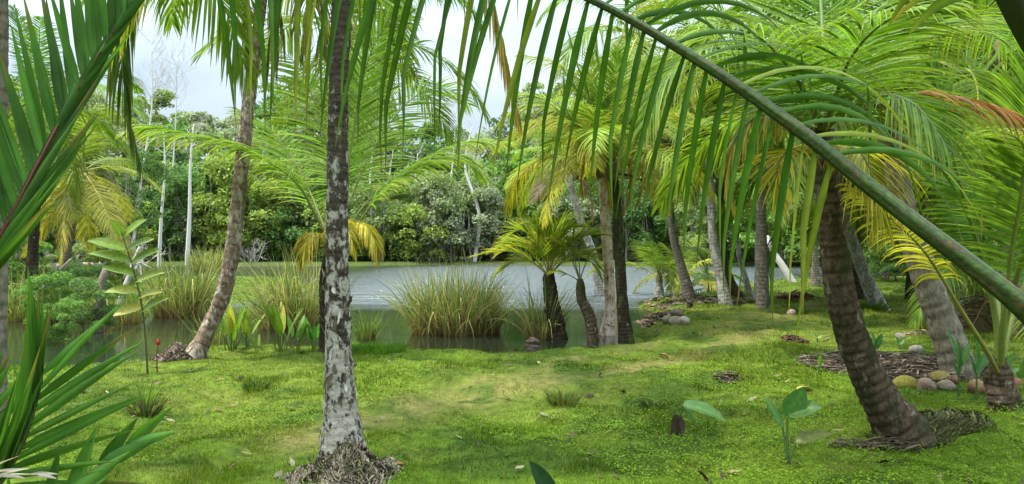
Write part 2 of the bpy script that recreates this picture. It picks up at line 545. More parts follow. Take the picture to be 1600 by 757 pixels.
rr = nd(nt, 'ShaderNodeMapRange'); rr.inputs['To Min'].default_value = 0.03; rr.inputs['To Max'].default_value = 0.2
nt.links.new(ruff, rr.inputs['Value']); nt.links.new(rr.outputs[0], bs.inputs['Roughness'])
lx, ly = np.meshgrid(np.linspace(-160, 160, 41), np.linspace(6, 90, 29))
n_ = 41
i = np.arange(28)[:, None] * n_; j = np.arange(40)[None]
tag(link('lake', make_mesh('lake', np.stack([lx, ly, np.full_like(lx, WATER)], -1).reshape(-1, 3),
    np.stack([i + j, i + j + 1, i + n_ + j + 1, i + n_ + j], -1).reshape(-1, 4), None, [mw])),
    'calm lake with wind ripples between the lawn and the forest', 'lake', kind='structure')

# ---------------------------------------------------------------- grass cover
def blades(x, y, hmin, hmax, wid, lean, rng, cols, z=None):
    n = len(x)
    z = hgt(x, y) - 0.008 if z is None else z
    base = np.stack([x, y, z], 1)
    a = rng.uniform(0, 2 * math.pi, n)
    sd = np.stack([np.cos(a), np.sin(a), np.zeros(n)], 1)
    b = rng.uniform(0, 2 * math.pi, n)
    ln = np.stack([np.cos(b), np.sin(b), np.zeros(n)], 1) * rng.uniform(0.1, lean, n)[:, None]
    h = rng.uniform(hmin, hmax, n) if np.ndim(hmin) == 0 else hmin + (hmax - hmin) * rng.random(n)
    w = (wid * rng.uniform(0.7, 1.3, n))[:, None]
    V = np.stack([base - sd * w, base + sd * w, base + (ln * 0.9 + [0, 0, 1]) * h[:, None]], 1)
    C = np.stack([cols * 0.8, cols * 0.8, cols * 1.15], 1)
    return V.reshape(-1, 3), np.arange(n * 3).reshape(-1, 3), C.reshape(-1, 3)

rg = rng_of(11)
N = 430000
d = np.exp(rg.uniform(math.log(3.3), math.log(34.0), N))
x = (rg.uniform(-150, 1750, N) - CX) / F * d
ok = land(x, d) > 0.12
ok &= ~(fbm(x * 1.9, d * 1.9, 77, 3) > 0.8)
x, d = x[ok], d[ok]
tall = 0.8 + 1.3 * sstep(0.56, 0.7, fbm(x * 1.5, d * 1.5, 91, 3))
track = np.minimum(seg_dist(x, d, TRACK), seg_dist(x, d, TRACK2))
tall *= 1 - 0.5 * np.exp(-(track / 0.5) ** 2)
hh = (0.022 + 0.0012 * d) * tall
cb = turf_colour(x, d) * rg.uniform(0.75, 1.3, len(x))[:, None]
yl = rg.random(len(x)) < 0.07
cb[yl] = np.array([0.2, 0.18, 0.07])
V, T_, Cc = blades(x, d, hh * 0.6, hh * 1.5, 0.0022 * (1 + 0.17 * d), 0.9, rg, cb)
tag(link('turf_grass', make_mesh('turf_grass', V, T_, Cc, [M_GRASS], False)), 'short rough grass covering the lawn', 'grass', kind='stuff')

# small round-leaved creeping weed in the near right of the lawn
N = 120000
d = np.exp(rg.uniform(math.log(3.6), math.log(10.5), N))
x = (rg.uniform(-100, 1700, N) - CX) / F * d
m = fbm(x * 0.9, d * 0.9, 63, 3) + 0.22 * sstep(-0.5, 1.5, x) - 0.05
ok = (land(x, d) > 0.4) & (m > 0.59) & (seg_dist(x, d, TRACK) > 0.35)
x, d = x[ok], d[ok]; n = len(x)
z = hgt(x, d) + rg.uniform(0.008, 0.05, n)
a = rg.uniform(0, 2 * math.pi, n)
s1 = np.stack([np.cos(a), np.sin(a), rg.uniform(-0.4, 0.5, n)], 1)
s2 = np.stack([-np.sin(a), np.cos(a), rg.uniform(-0.4, 0.4, n)], 1)
r = (rg.uniform(0.005, 0.011, n) * (0.75 + 0.05 * d))[:, None]
P = np.stack([x, d, z], 1)
V = np.stack([P - s1 * r, P + s2 * r * 0.8, P + s1 * r, P - s2 * r * 0.8], 1).reshape(-1, 3)
cc = np.array([0.122, 0.205, 0.014]) * rg.uniform(0.65, 1.4, n)[:, None]
tag(link('creeping_weed', make_mesh('creeping_weed', V, np.arange(4 * n).reshape(-1, 4), np.repeat(cc, 4, 0), [M_GRASS], False)),
    'small round-leaved weed creeping through the lawn', 'ground cover', kind='stuff')

# ---------------------------------------------------------------- palm parts
GRAV = np.array([0, 0, -1.0])

def leaflets(P, L, n, *, t0=0.12, width=0.04, droop=0.6, seg=4, ang=(70, 28), vee=0.15, up=(0, 0, 1), kink=0.0, hang=0.0, col=(0.06, 0.13, 0.015),
             tip=(0.12, 0.15, 0.02), yellow=0.0, ycol=(0.3, 0.24, 0.03), var=0.25, twist=0.35, seed=0, fold=0.25, sides=(1, 1), angr=None, tuck=None, miss=0.02, prof=None):
    """all leaflets of one frond as quads; P is the rachis polyline (sampled)"""
    rng = rng_of(seed)
    T, B, N = frames(P, up)
    m = len(P)
    ts, ss = [], []
    for s, cnt in zip((1, -1), sides):
        k = int(n * cnt)
        t = t0 + (1 - t0) * (np.arange(k) + 0.5 + rng.uniform(-0.25, 0.25, k)) / max(k, 1)
        keep = rng.random(k) > miss
        ts.append(np.clip(t[keep], 0, 1)); ss.append(np.full(keep.sum(), float(s)))
    t = np.concatenate(ts); s = np.concatenate(ss); K = len(t)
    f = t * (m - 1)
    def samp(A): return np.stack([np.interp(f, np.arange(m), A[:, k]) for k in range(3)], 1)
    p, Tt, Bt, Nt = samp(P), norm(samp(T)), norm(samp(B)), norm(samp(N))
    u = (t - t0) / (1 - t0)
    if prof is None:
        ll = L * (0.45 + 0.55 * np.sin(math.pi * np.clip(u * 0.9 + 0.1, 0, 1)) ** 0.7) * (1 - 0.45 * u ** 3)
    else:
        ll = L * np.interp(u, *prof)
    ll = ll * rng.uniform(0.88, 1.1, K)
    A0 = np.radians(ang[0] + (ang[1] - ang[0]) * u)
    if angr is not None:
        Ar = np.radians(angr[0] + (angr[1] - angr[0]) * u); A0 = np.where(s < 0, Ar, A0)
    A0 = A0 + rng.normal(0, 0.05, K)
    v = (np.where(s > 0, vee[0], vee[1]) if isinstance(vee, tuple) else vee) + rng.normal(0, 0.08, K)
    dr = np.cos(A0)[:, None] * Tt + np.sin(A0)[:, None] * ((s * np.cos(v))[:, None] * Bt + np.sin(v)[:, None] * Nt)
    dr = norm(dr)
    isk = rng.random(K) < kink
    kj = rng.uniform(0.35, 0.75, K)
    pos = p.copy(); rows = []; tw = rng.normal(0, twist, K)
    dpl = (np.where(s > 0, droop[0], droop[1]) if isinstance(droop, tuple) else droop) * rng.uniform(0.7, 1.35, K)
    W_ = width * rng.uniform(0.85, 1.1, K) * (0.6 + 0.4 * np.clip(ll / L, 0, 1))
    for q in range(seg + 1):
        w_s = q / seg
        wv = Tt - dr * np.sum(Tt * dr, 1, keepdims=True) + 0.3 * s[:, None] * np.cross(Nt, dr)
        wv = norm(wv)
        cr = np.cross(dr, wv)
        wv2 = wv * np.cos(tw)[:, None] + cr * np.sin(tw)[:, None]
        cr2 = np.cross(dr, wv2)
        pr = (min(1.0, 0.45 + 2.6 * w_s)) * max(0.04, (1 - w_s ** 2.2))
        hw = (W_ * 0.5 * pr)[:, None]
        if fold is None:
            rows.append(np.stack([pos - wv2 * hw, pos + wv2 * hw], 1))
        else:
            rows.append(np.stack([pos - wv2 * hw, pos + cr2 * hw * fold * 2, pos + wv2 * hw], 1))
        g = (dpl * (0.35 + 1.0 * w_s) * (2.0 / seg))[:, None]
        dr = norm(dr + GRAV * g + hang * GRAV * 0.2)
        if kink > 0:
            nowk = isk & (w_s >= kj)
            dr[nowk] = norm(dr[nowk] * 0.12 + GRAV + rng.normal(0, 0.03, (nowk.sum(), 3)))
        pos = pos + dr * (ll / seg)[:, None]
    R = np.stack(rows, 1)                        # K, seg+1, c, 3
    c = R.shape[2]
    V = R.reshape(-1, 3)
    base = np.arange(K)[:, None, None] * (seg + 1) * c + np.arange(seg)[None, :, None] * c + np.arange(c - 1)[None, None, :]
    Fq = np.stack([base, base + 1, base + c + 1, base + c], -1).reshape(-1, 4)
    col = np.asarray(col, float); tip = np.asarray(tip, float)
    br = rng.uniform(1 - var, 1 + var, K)
    cb = col[None] * br[:, None]; ct = tip[None] * br[:, None]
    yk = rng.random(K) < yellow
    cb[yk] = 0.45 * cb[yk] + 0.55 * np.asarray(ycol); ct[yk] = np.asarray(ycol) * br[yk][:, None]
    sg = np.linspace(0, 1, seg + 1) ** 2.0
    Cc = cb[:, None] * (1 - sg[None, :, None]) + ct[:, None] * sg[None, :, None]
    bt = rng.random(K) < 0.22
    bl = (np.linspace(0, 1, seg + 1) > 0.82)
    Cc[np.ix_(bt, bl)] = Cc[np.ix_(bt, bl)] * 0.35 + np.array([0.2, 0.13, 0.05]) * 0.65 * (col.max() / 0.15 if col.max() < 0.6 else 5.0)
    Cc = np.repeat(Cc[:, :, None], c, 2)
    if c == 3: Cc[:, :, 1] = Cc[:, :, 1] * np.array([1.45, 1.35, 1.3])
    return V, Fq, Cc.reshape(-1, 3)

def add_frond(root, pts, L, n, *, rad=0.022, ribcol=(0.11, 0.15, 0.03), ribseg=6, label=None, ns=46, **kw):
    """a frond part: the leaflets, with its midrib as a sub-part; pts in world coordinates"""
    o0 = np.array(root.location)
    P = spline(pts, ns) - o0
    V, Fq, Cc = leaflets(P, L, n, **kw)
    fr = link('frond', make_mesh('frond', V, Fq, Cc, [M_PALM], True), root)
    t = np.linspace(0, 1, ns)
    R = rad * (1.0 - 0.88 * t ** 0.85)
    RV, RF = tube(P, R, ribseg)
    rc = np.asarray(ribcol)[None] * (0.8 + 0.2 * t)[:, None]
    rc = np.repeat(rc, ribseg, 0); rc = np.vstack([rc, rc[-1:], rc[:1]])
    link('midrib', make_mesh('midrib', RV, RF, rc, [M_STEM], True), fr)
    if label: fr['label'] = label
    return fr

# shared frond meshes for crowns further off: by rise angle, two shapes each
def gravity_path(elev, L, n=26, bend=1.0):
    a = math.radians(elev); p = np.zeros(3); out = [p.copy()]
    d = np.array([math.cos(a), 0, math.sin(a)])
    for i in range(n - 1):
        w = i / n
        d = norm(d + np.array([0, 0, -1]) * bend * (0.03 + 0.11 * w) * max(0.25, d[0] + 0.25))
        p = p + d * L / (n - 1); out.append(p.copy())
    return np.array(out)

PROTO = {}
def proto_frond(elev, shape, det):
    key = (elev, shape, det)
    if key not in PROTO:
        P = gravity_path(elev, 1.0, 28, 0.62 if shape == 0 else 1.0)
        P[:, 1] += (0.05 if shape == 0 else -0.06) * np.linspace(0, 1, 28) ** 2
        nleaf, seg, fold, wid = {0: (62, 4, None, 0.0150), 1: (66, 5, 0.2, 0.0145)}[det]
        V, Fq, Cc = leaflets(P, 0.30, nleaf, t0=0.16, width=wid, droop=0.42 + 0.25 * shape, seg=seg, fold=fold, ang=(72, 25), vee=0.12,
                             col=(0.82, 0.9, 0.9), tip=(1.0, 0.92, 0.9), var=0.22, seed=elev * 7 + shape * 101 + 1000, miss=0.05)
        t = np.linspace(0, 1, 28)
        RV, RF = tube(P, 0.0085 * (1 - 0.88 * t ** 0.8), 6)
        me = make_mesh('frond', V, Fq, Cc, [M_PALM], True)
        mr = make_mesh('midrib', RV, RF, np.full((len(RV), 3), 1.0) * np.array([1.0, 0.95, 0.9]), [M_STEM], True)
        PROTO[key] = (me, mr)
    return PROTO[key]

ELEVS = (78, 58, 36, 12, -14, -42, -68)
def crown(root, top, n, Lf, cols, seed=0, emin=-30, emax=80, az=None, det=0, dead=0):
    """n fronds spread round the head of a palm (copies of the shared frond shapes)"""
    rng = random.Random(seed)
    o0 = np.array(root.location)
    base = np.asarray(top) - o0
    a0 = rng.random() * 6.28
    for i in range(n):
        u = (i + 0.5) / n
        e = emax + (emin - emax) * u ** 0.9 + rng.uniform(-8, 8)
        pe = min(ELEVS, key=lambda v: abs(v - e))
        me, mr = proto_frond(pe, rng.randrange(2), det)
        fr = link('frond', me, root, tuple(base))
        az_i = a0 + i * 2.39996 + rng.uniform(-0.25, 0.25) if az is None else math.radians(rng.uniform(*az))
        fr.rotation_euler = (rng.uniform(-0.35, 0.35), -math.radians(e - pe), az_i)
        s = Lf * rng.uniform(0.85, 1.1) * (0.8 if e > 65 else 1)
        fr.scale = (s, s, s)
        if i >= n - dead:
            c = (0.16, 0.11, 0.06)
        else:
            k = min(1, max(0, u * 1.25 + rng.uniform(-0.2, 0.15)))
            c = tuple(cols[0][j] * (1 - k) + cols[1][j] * k for j in range(3))
            bb = rng.uniform(0.82, 1.18); c = tuple(v * bb for v in c)
        fr.color = (*c, 1)
        rb = link('midrib', mr, fr)
        rb.color = (c[0] * 1.25, c[1] * 1.05, c[2] * 1.2, 1)
    # fibrous leaf bases that wrap the head
    pts = np.stack([base + np.array([0, 0, z]) for z in np.linspace(-0.28, 0.3, 8)])
    sc_ = Lf / 3.5
    V, Fq = tube(pts, np.array([0.11, 0.15, 0.17, 0.165, 0.14, 0.1, 0.06, 0.03]) * sc_, 10)
    link('leaf_base', make_mesh('leaf_base', V, Fq, np.full((len(V), 3), 1.0) * np.array([0.09, 0.075, 0.035]), [M_WOOD]), root)

def add_trunk(root, pts, radii, mat, seg=16, ring=0.09, depth=0.06, lump=0.04, seed=0, name='trunk'):
    """ringed palm trunk; pts world control points, radii at those points"""
    o0 = np.array(root.location)
    Q = np.hstack([np.asarray(pts, float), np.asarray(radii, float)[:, None]])
    Ltot = np.sum(np.linalg.norm(np.diff(Q[:, :3], axis=0), axis=1))
    n = int(min(420, max(24, Ltot / ring * 4)))
    S = spline(Q, n)
    P = S[:, :3] - o0; R = S[:, 3]
    rng = rng_of(seed)
    arc = np.linspace(0, 1, n)
    nr = max(4, Ltot / ring)
    ph = arc * nr + 0.35 * np.interp(arc, np.linspace(0, 1, 14), rng.normal(0, 1, 14))
    saw = ph - np.floor(ph)
    a = np.linspace(0, 2 * math.pi, seg, endpoint=False)
    lumpn = vnoise(arc[:, None] * nr * 0.7 + 50, np.cos(a)[None] * 1.6 + np.sin(a)[None] * 2.1 + 20 + seed, 3 + seed)
    fine = vnoise(arc[:, None] * nr * 2.0 + 9, (a * 2.2)[None] + 7 + seed, 8 + seed)
    off = 0.5 * (np.sin(a * 2 + arc[:, None] * 7) * 0.12)
    sw = (ph[:, None] + off) - np.floor(ph[:, None] + off)
    RR = R[:, None] * (1 + depth * (0.6 - sw) + lump * (lumpn - 0.5) * 2 + lump * 0.5 * (fine - 0.5))
    V, Fq = tube(P, RR, seg)
    ringv = np.clip((0.16 - np.minimum(sw, 1 - sw) ) / 0.16, 0, 1).ravel()
    arcv = np.repeat(arc, seg)
    ex = {'arc': np.concatenate([arcv, [1, 0]]), 'ring': np.concatenate([ringv, [0, 0]])}
    return link(name, make_mesh(name, V, Fq, None, [mat], True, ex), root)

YG = ((0.115, 0.2, 0.022), (0.23, 0.28, 0.03))      # yellow-green palms by the water
GR = ((0.07, 0.145, 0.015), (0.135, 0.2, 0.02))     # greener palms
DG = ((0.04, 0.10, 0.016), (0.09, 0.14, 0.02))
GOLD = ((0.17, 0.24, 0.022), (0.36, 0.33, 0.03))

def palm(label, path, radii, mat, *, depth0=None, lean=0.0, n=12, Lf=3.2, cols=GR, seed=1, emin=-35, emax=80, det=0, dead=0, crown_at=None, ringd=0.09, rdep=0.06,
         group=None, name='coconut_palm', seg=14, lump=0.04, flare=1.5):
    """path: pixels from the foot upwards; the foot stands on the ground there; the rest at that distance (+lean per step)"""
    g = G(*path[0]) if depth0 is None else None
    if g is None:
        X0 = (path[0][0] - CX) / F * depth0; g = np.array([X0, depth0, h1(X0, depth0)])
    d = g[1]
    pts = [g + np.array([0, 0, -0.12])]
    k = len(path) - 1
    for i, (px, py) in enumerate(path[1:], 1):
        pts.append(W(px, py, d + lean * i / k))
    root = empty(name, g, label, 'palm tree', group)
    radii = (radii[0] * 0.82, radii[1] * 0.82)
    add_trunk(root, pts, [radii[0] * flare] + list(np.linspace(radii[0], radii[1], k)), mat, seg, ringd, rdep, lump, seed)
    if n:
        crown(root, pts[-1], n, Lf, cols, seed, emin, emax, None, det, dead)
    return root, pts[-1]

# ---------------------------------------------------------------- trees, shrubs
def branch_tubes(acc, start, direc, length, rad, depth, rng, col, spread=0.6, seg=5, up=0.1, ratio=0.7, kids=(2, 3)):
    n = 5
    p = np.array(start, float); d = norm(np.array(direc, float)); pts = [p.copy()]
    for i in range(n - 1):
        d = norm(d + rng.normal(0, 0.13, 3) + np.array([0, 0, up * 0.3]))
        p = p + d * length / (n - 1); pts.append(p.copy())
    R = np.linspace(rad, rad * 0.62, n)
    V, Fq = tube(np.array(pts), R, seg, cap=False)
    acc.add(V, Fq, col)
    tips = []
    if depth <= 0:
        return [pts[-1]]
    for k in range(rng.integers(kids[0], kids[1] + 1)):
        q = rng.uniform(0.45, 1.0)
        st = np.array(pts)[min(n - 1, int(q * (n - 1)))]
        nd_ = norm(d + rng.normal(0, spread, 3) + np.array([0, 0, up]))
        tips += branch_tubes(acc, st, nd_, length * ratio * rng.uniform(0.75, 1.1), rad * 0.58, depth - 1, rng, col, spread, max(3, seg - 1), up, ratio, kids)
    return tips

def leaf_cloud(centres, radii, n, size, col, rng, var=0.35, flat=0.8, shell=0.55):
    """n leaf clumps on the outside of a set of lumps"""
    centres = np.asarray(centres); radii = np.asarray(radii)
    w = radii ** 2; w = w / w.sum()
    k = rng.choice(len(centres), n, p=w)
    u = norm(rng.normal(0, 1, (n, 3))); u[:, 2] = np.where(u[:, 2] < -0.35, -u[:, 2] * 0.6, u[:, 2]); u = norm(u)
    r = radii[k] * (shell + (1.08 - shell) * rng.random(n) ** 0.5)
    P = centres[k] + u * r[:, None] * np.array([1, 1, flat])
    nn = norm(u * 0.55 + rng.normal(0, 0.6, (n, 3)) + np.array([0, 0, 0.35]))
    a = norm(np.cross(nn, rng.normal(0, 1, (n, 3)))); b = np.cross(nn, a)
    sz = (size * rng.uniform(0.55, 1.45, n))[:, None]
    V = np.stack([P - a * sz, P - b * sz * 0.5 + a * sz * 0.1, P + a * sz, P + b * sz * 0.5 - a * sz * 0.1], 1)
    lump_b = rng.uniform(0.78, 1.22, len(centres))[k]
    C = np.asarray(col)[None] * (lump_b * rng.uniform(1 - var, 1 + var, n))[:, None]
    C = C * (1 + (rng.random((n, 3)) - 0.5) * np.array([0.3, 0.1, 0.3]))
    return V.reshape(-1, 3), np.arange(4 * n).reshape(-1, 4), np.repeat(C, 4, 0)

def tree_proto(name, seed, H, Wd, nl, size, bark=(0.16, 0.14, 0.11), bole=0.35, nblob=30, limbs=7, squash=0.8, stems=1, trunk_r=0.16):
    """builds one tree at the origin (crown tinted by its object colour) and returns (trunk mesh, crown mesh)"""
    rng = rng_of(seed)
    cen, rad = [], []
    for i in range(nblob):
        z = rng.uniform(bole, 1.0)
        e = math.sqrt(max(0.05, 1 - ((z - (bole + 0.35)) / (1.05 - bole)) ** 2 * 1.1))
        a = rng.uniform(0, 6.28); r = Wd * e * math.sqrt(rng.random()) * 0.85
        cen.append([r * math.cos(a), r * math.sin(a), z * H * 0.93]); rad.append(Wd * rng.uniform(0.13, 0.36))
    cen, rad = np.array(cen), np.array(rad)
    acc = Acc()
    for s in range(stems):
        b0 = np.array([rng.normal(0, 0.25), rng.normal(0, 0.25), -0.3]) * (0 if stems == 1 else Wd * 0.5) + np.array([0, 0, -0.25])
        top = np.array([rng.normal(0, 0.25) * Wd, rng.normal(0, 0.25) * Wd, H * 0.8])
        mid = (b0 + top) / 2 + rng.normal(0, 0.06 * H, 3) * np.array([1, 1, 0.2])
        P = spline([b0, mid, top], 12)
        V, Fq = tube(P, np.linspace(trunk_r, trunk_r * 0.3, 12), 7, cap=False); acc.add(V, Fq, bark)
        for k in range(limbs // stems):
            c = cen[rng.integers(nblob)]; st = P[rng.integers(3, 10)]
            Q = spline([st, (st + c) / 2 + np.array([0, 0, -0.03 * H]), c], 6)
            V, Fq = tube(Q, np.linspace(trunk_r * 0.4, trunk_r * 0.1, 6), 5, cap=False); acc.add(V, Fq, bark)
    tm = acc.mesh(name + '_trunk', [M_WOOD])
    V, Fq, C = leaf_cloud(cen, rad, nl, size, (1, 1, 1), rng, 0.35, squash)
    cm = make_mesh(name + '_crown', V, Fq, C * 0.74, [M_TREE], False)
    return tm, cm

def place_tree(protos, k, x, y, s, col, label, cat='tree', name='tree', group=None, rz=None, sz=None, z=None):
    tm, cm = protos[k]
    z = h1(x, y) if z is None else z
    o = empty(name, (x, y, z), label, cat, group)
    o.rotation_euler = (0, 0, (x * 13.7 + y * 7.1) % 6.28 if rz is None else rz)
    o.scale = (s, s, s if sz is None else sz)
    link('trunk', tm, o)
    c = link('crown', cm, o)
    c.color = tuple(v / 0.74 for v in col) + (1,)
    return o

# far forest: shapes
FAR = [tree_proto('broadleaf', 1, 11, 3.6, 8500, 0.17, bole=0.2, nblob=62),
       tree_proto('tall', 2, 17, 4.2, 9500, 0.2, bole=0.36, nblob=56, trunk_r=0.2),
       tree_proto('waterside', 3, 6.5, 3.2, 7500, 0.13, bole=0.2, nblob=52, stems=5, trunk_r=0.09, limbs=12, bark=(0.26, 0.24, 0.2)),
       tree_proto('round_shrub', 4, 3.6, 2.3, 6000, 0.1, bole=0.05, nblob=44, stems=3, trunk_r=0.05),
       tree_proto('open', 5, 15, 4.4, 5200, 0.19, bole=0.4, nblob=46, limbs=14, trunk_r=0.2, bark=(0.3, 0.28, 0.24)),
       tree_proto('narrow', 6, 9.5, 2.3, 7000, 0.15, bole=0.18, nblob=54)]
DKG, MDG, BRG, YLG, GYG, OLV = (0.06, 0.125, 0.036), (0.10, 0.19, 0.046), (0.125, 0.235, 0.042), (0.2, 0.265, 0.052), (0.2, 0.235, 0.14), (0.17, 0.225, 0.075)

def XF(px, d): return (px - CX) / F * d

front = [  # waterside trees on the far bank: px, distance, shape, scale, colour, label
    (292, 64, 0, 0.75, MDG, 'dense deep green tree behind the two bare white trunks across the lake'),
    (240, 66, 0, 0.8, DKG, 'dark tree behind the thinner bare white trunk across the lake'),
    (345, 65, 5, 0.8, DKG, 'dark narrow tree just beside the leaning lichened palm across the lake'),
    (392, 62.5, 2, 1.0, YLG, 'bright yellow-green waterside tree seen beside the leaning lichened palm'),
    (420, 66, 0, 0.75, OLV, 'olive tree behind the bright yellow-green waterside tree'),
    (455, 63, 3, 1.2, MDG, 'low dark shrub on the far bank above the near reed clumps'),
    (497, 64, 5, 0.7, MDG, 'slim green tree across the lake just beside the mottled palm trunk'),
    (600, 62.5, 2, 0.95, OLV, 'olive waterside tree under the long drooping yellow-green frond'),
    (625, 64.5, 5, 0.75, BRG, 'bright green slim tree behind the olive waterside tree'),
    (655, 62, 3, 1.25, YLG, 'light green rounded bush at the far water edge'),
    (697, 63, 2, 1.0, GYG, 'grey-green waterside tree over many thin pale stems'),
    (735, 62.5, 2, 0.92, GYG, 'silvery round waterside tree in front of the bare white trunk'),
    (770, 64, 5, 0.7, MDG, 'mid green tree right of the silvery waterside tree'),
    (806, 66, 5, 1.05, BRG, 'fresh green upright tree above the young yellow palm across the lake'),
    (845, 66, 0, 0.78, OLV, 'broad olive tree across the lake behind the young yellow palm'),
    (880, 64, 2, 0.95, MDG, 'green waterside tree behind the leaning pale palm trunk'),
    (1010, 63, 2, 0.9, MDG, 'waterside tree across the lake behind the small upright palm'),
    (1090, 60, 2, 1.0, OLV, 'olive waterside tree between the grey ringed palm trunks'),
    (1150, 60, 0, 0.6, MDG, 'green tree across the water behind the forked brown palm base'),
    (1215, 58, 2, 1.25, BRG, 'bright green bushy tree overhanging the water beyond the fallen white trunk'),
    (1265, 57, 2, 1.15, YLG, 'light green leafy tree by the water beside the big brown palm'),
]
for px, dd, k, s, c, lb in front:
    place_tree(FAR, k, XF(px, dd), dd, s, c, lb, name='shrub' if k == 3 else 'tree', cat='shrub' if k == 3 else 'tree')
rr_ = random.Random(5)
tall_lab = 'tall broadleaf forest tree rising behind the waterside trees of the far bank'
px = -330
while px < 1900:
    for row, (d0, ks, s0) in enumerate([(70, (0, 5, 0), 1.0), (79, (0, 1, 4), 0.95), (92, (1, 4, 1), 1.1)]):
        dd = d0 + rr_.uniform(-3, 3); x = XF(px + rr_.uniform(-30, 30), dd)
        k = rr_.choice(ks); s = s0 * rr_.uniform(0.8, 1.12)
        if 150 < px < 430: s *= 0.92
        if 620 < px < 860: s *= 0.84
        place_tree(FAR, k, x, dd, s, rr_.choice([DKG, MDG, MDG, OLV, BRG, GYG]), tall_lab, group='tall trees of the far forest')
    px += 46
px = -320
while px < 1900:
    dd = 62.2 + rr_.uniform(0, 6)
    place_tree(FAR, rr_.choice((3, 3, 2)), XF(px + rr_.uniform(-10, 10), dd), dd, rr_.uniform(0.9, 1.5), rr_.choice([DKG, MDG, YLG, OLV, BRG, GYG]), 'low green undergrowth bush among the trunks of the far bank',
               'shrub', 'shrub', 'undergrowth bushes of the far bank')
    px += 34
for px, dd, k, s, c in [(1330, 42, 0, 1.0, MDG), (1420, 46, 1, 1.0, OLV), (1500, 40, 0, 1.1, MDG), (1590, 44, 1, 1.1, DKG), (1660, 38, 0, 1.2, MDG),
                        (1250, 66, 1, 1.15, MDG), (1380, 60, 1, 1.25, OLV), (1520, 62, 1, 1.3, MDG), (1640, 58, 1, 1.3, OLV), (1130, 72, 1, 1.2, OLV), (1010, 74, 1, 1.15, MDG)]:
    place_tree(FAR, k, XF(px, dd), dd, s, c, 'leafy green tree closing the view behind the palms right of the lake', group='trees behind the right-hand palms')

NEAR = [tree_proto('understorey', 31, 3.4, 1.9, 9000, 0.07, bole=0.1, nblob=30, stems=3, trunk_r=0.04),
        tree_proto('bank_tree', 32, 10, 3.0, 12000, 0.09, bole=0.3, nblob=36, limbs=16, trunk_r=0.12, bark=(0.2, 0.18, 0.15))]
for px, dd, k, s, c, lb in [
    (1395, 31, 0, 0.95, BRG, 'bright green leafy bush between the tilted pale palm and the ringed grey palm'),
    (1452, 30, 0, 0.9, MDG, 'dark leafy bush low behind the ringed grey palm trunk'),
    (1530, 29, 0, 1.1, MDG, 'green bush behind the straight pale palm trunk'),
    (1610, 26, 0, 1.2, OLV, 'olive bush at the lawn edge behind the young palm'),
    (1345, 34, 0, 0.8, YLG, 'yellow-green bush behind the tilted pale palm'),
    (20, 36, 1, 0.85, OLV, 'airy olive tree on the low left bank behind the dark palm trunk'),
    (150, 42, 1, 0.95, YLG, 'airy yellow-green tree on the left bank behind the leaning thin palm'),
    (90, 48, 1, 1.25, OLV, 'taller olive tree behind the yellow-green left bank tree'),
    (-60, 30, 1, 1.0, MDG, 'green tree at the very edge of the left bank'),
    (205, 52, 1, 0.8, MDG, 'mid green tree beside the bare white trunks on the left bank'),
    (25, 24, 0, 0.55, BRG, 'bright low bush at the foot of the dark left palm trunk'),
    (110, 25, 0, 0.42, OLV, 'small olive bush at the foot of the leaning thin palm'),
    (185, 30, 0, 0.45, YLG, 'small yellow-green bush on the left bank by the water'),
    (70, 16.5, 0, 0.32, BRG, 'leafy weed clump at the water behind the dark fan of fronds'),
    (118, 18, 0, 0.36, MDG, 'green weed bush at the water below the leaning thin palm'),
    (168, 21, 0, 0.36, YLG, 'yellow-green weed bush beside the leaning grey dead stem'),
    (95, 13.5, 0, 0.22, BRG, 'leafy weed clump nearest the dark feather palm fronds'),
    (150, 15.5, 0, 0.3, MDG, 'leafy weed clump around the broken pale stump'),
]:
    place_tree(NEAR, k, XF(px, dd), dd, s, tuple(0.8 * v for v in c), lb, name='shrub' if k == 0 else 'tree', cat='shrub' if k == 0 else 'tree', z=max(h1(XF(px, dd), dd), WATER))


def bare_tree(px, d, py_top, r, label, seed, lean=0.0, twigs=6):
    rng = rng_of(seed)
    x = XF(px, d); z0 = h1(x, d)
    H = EYE - (py_top - CY) / F * d - z0
    o = empty('dead_tree', (x, d, z0), label, 'dead tree')
    P = spline([[0, 0, -0.3], [lean * 0.3 + rng.normal(0, 0.22), 0, H * 0.35], [lean * 0.75 + rng.normal(0, 0.22), 0, H * 0.7], [lean, 0, H]], 26)
    V, Fq = tube(P, r * 0.72 * np.linspace(1, 0.12, 26) ** 0.7 * (1 + rng.normal(0, 0.05, 26)), 8)
    link('trunk', make_mesh('trunk', V, Fq, np.full((len(V), 3), 1.0) * np.array([0.46, 0.44, 0.40]), [M_WOOD]), o)
    acc = Acc()
    for k in range(twigs):
        st = P[rng.integers(19, 26)]
        branch_tubes(acc, st, [rng.normal(0, 1), rng.normal(0, 1), 0.7], H * 0.1, r * 0.1, 3, rng, (0.36, 0.34, 0.3), 0.6, 5, 0.25)
    link('branches', acc.mesh('branches', [M_WOOD]), o)
    return o
bare_tree(248, 56, 205, 0.2, 'thin bare white trunk standing at the far water edge', 1, 0.35)
bare_tree(292, 57, 195, 0.25, 'thicker bare white trunk with peeling bark across the lake', 2, 0.5)
bare_tree(741, 61.5, 200, 0.26, 'bare pale trunk rising from the silvery waterside tree', 3, -0.2)
bare_tree(697, 65, 190, 0.2, 'bare pale trunk with fine grey twigs left of the silvery tree', 4, 0.8, 12)
bare_tree(585, 63, 230, 0.2, 'bare grey trunk across the lake right of the mottled palm', 5, -0.1)
bare_tree(205, 60, 70, 0.16, 'very tall thin dead tree with grey twigs against the sky', 6, 1.6, 26)
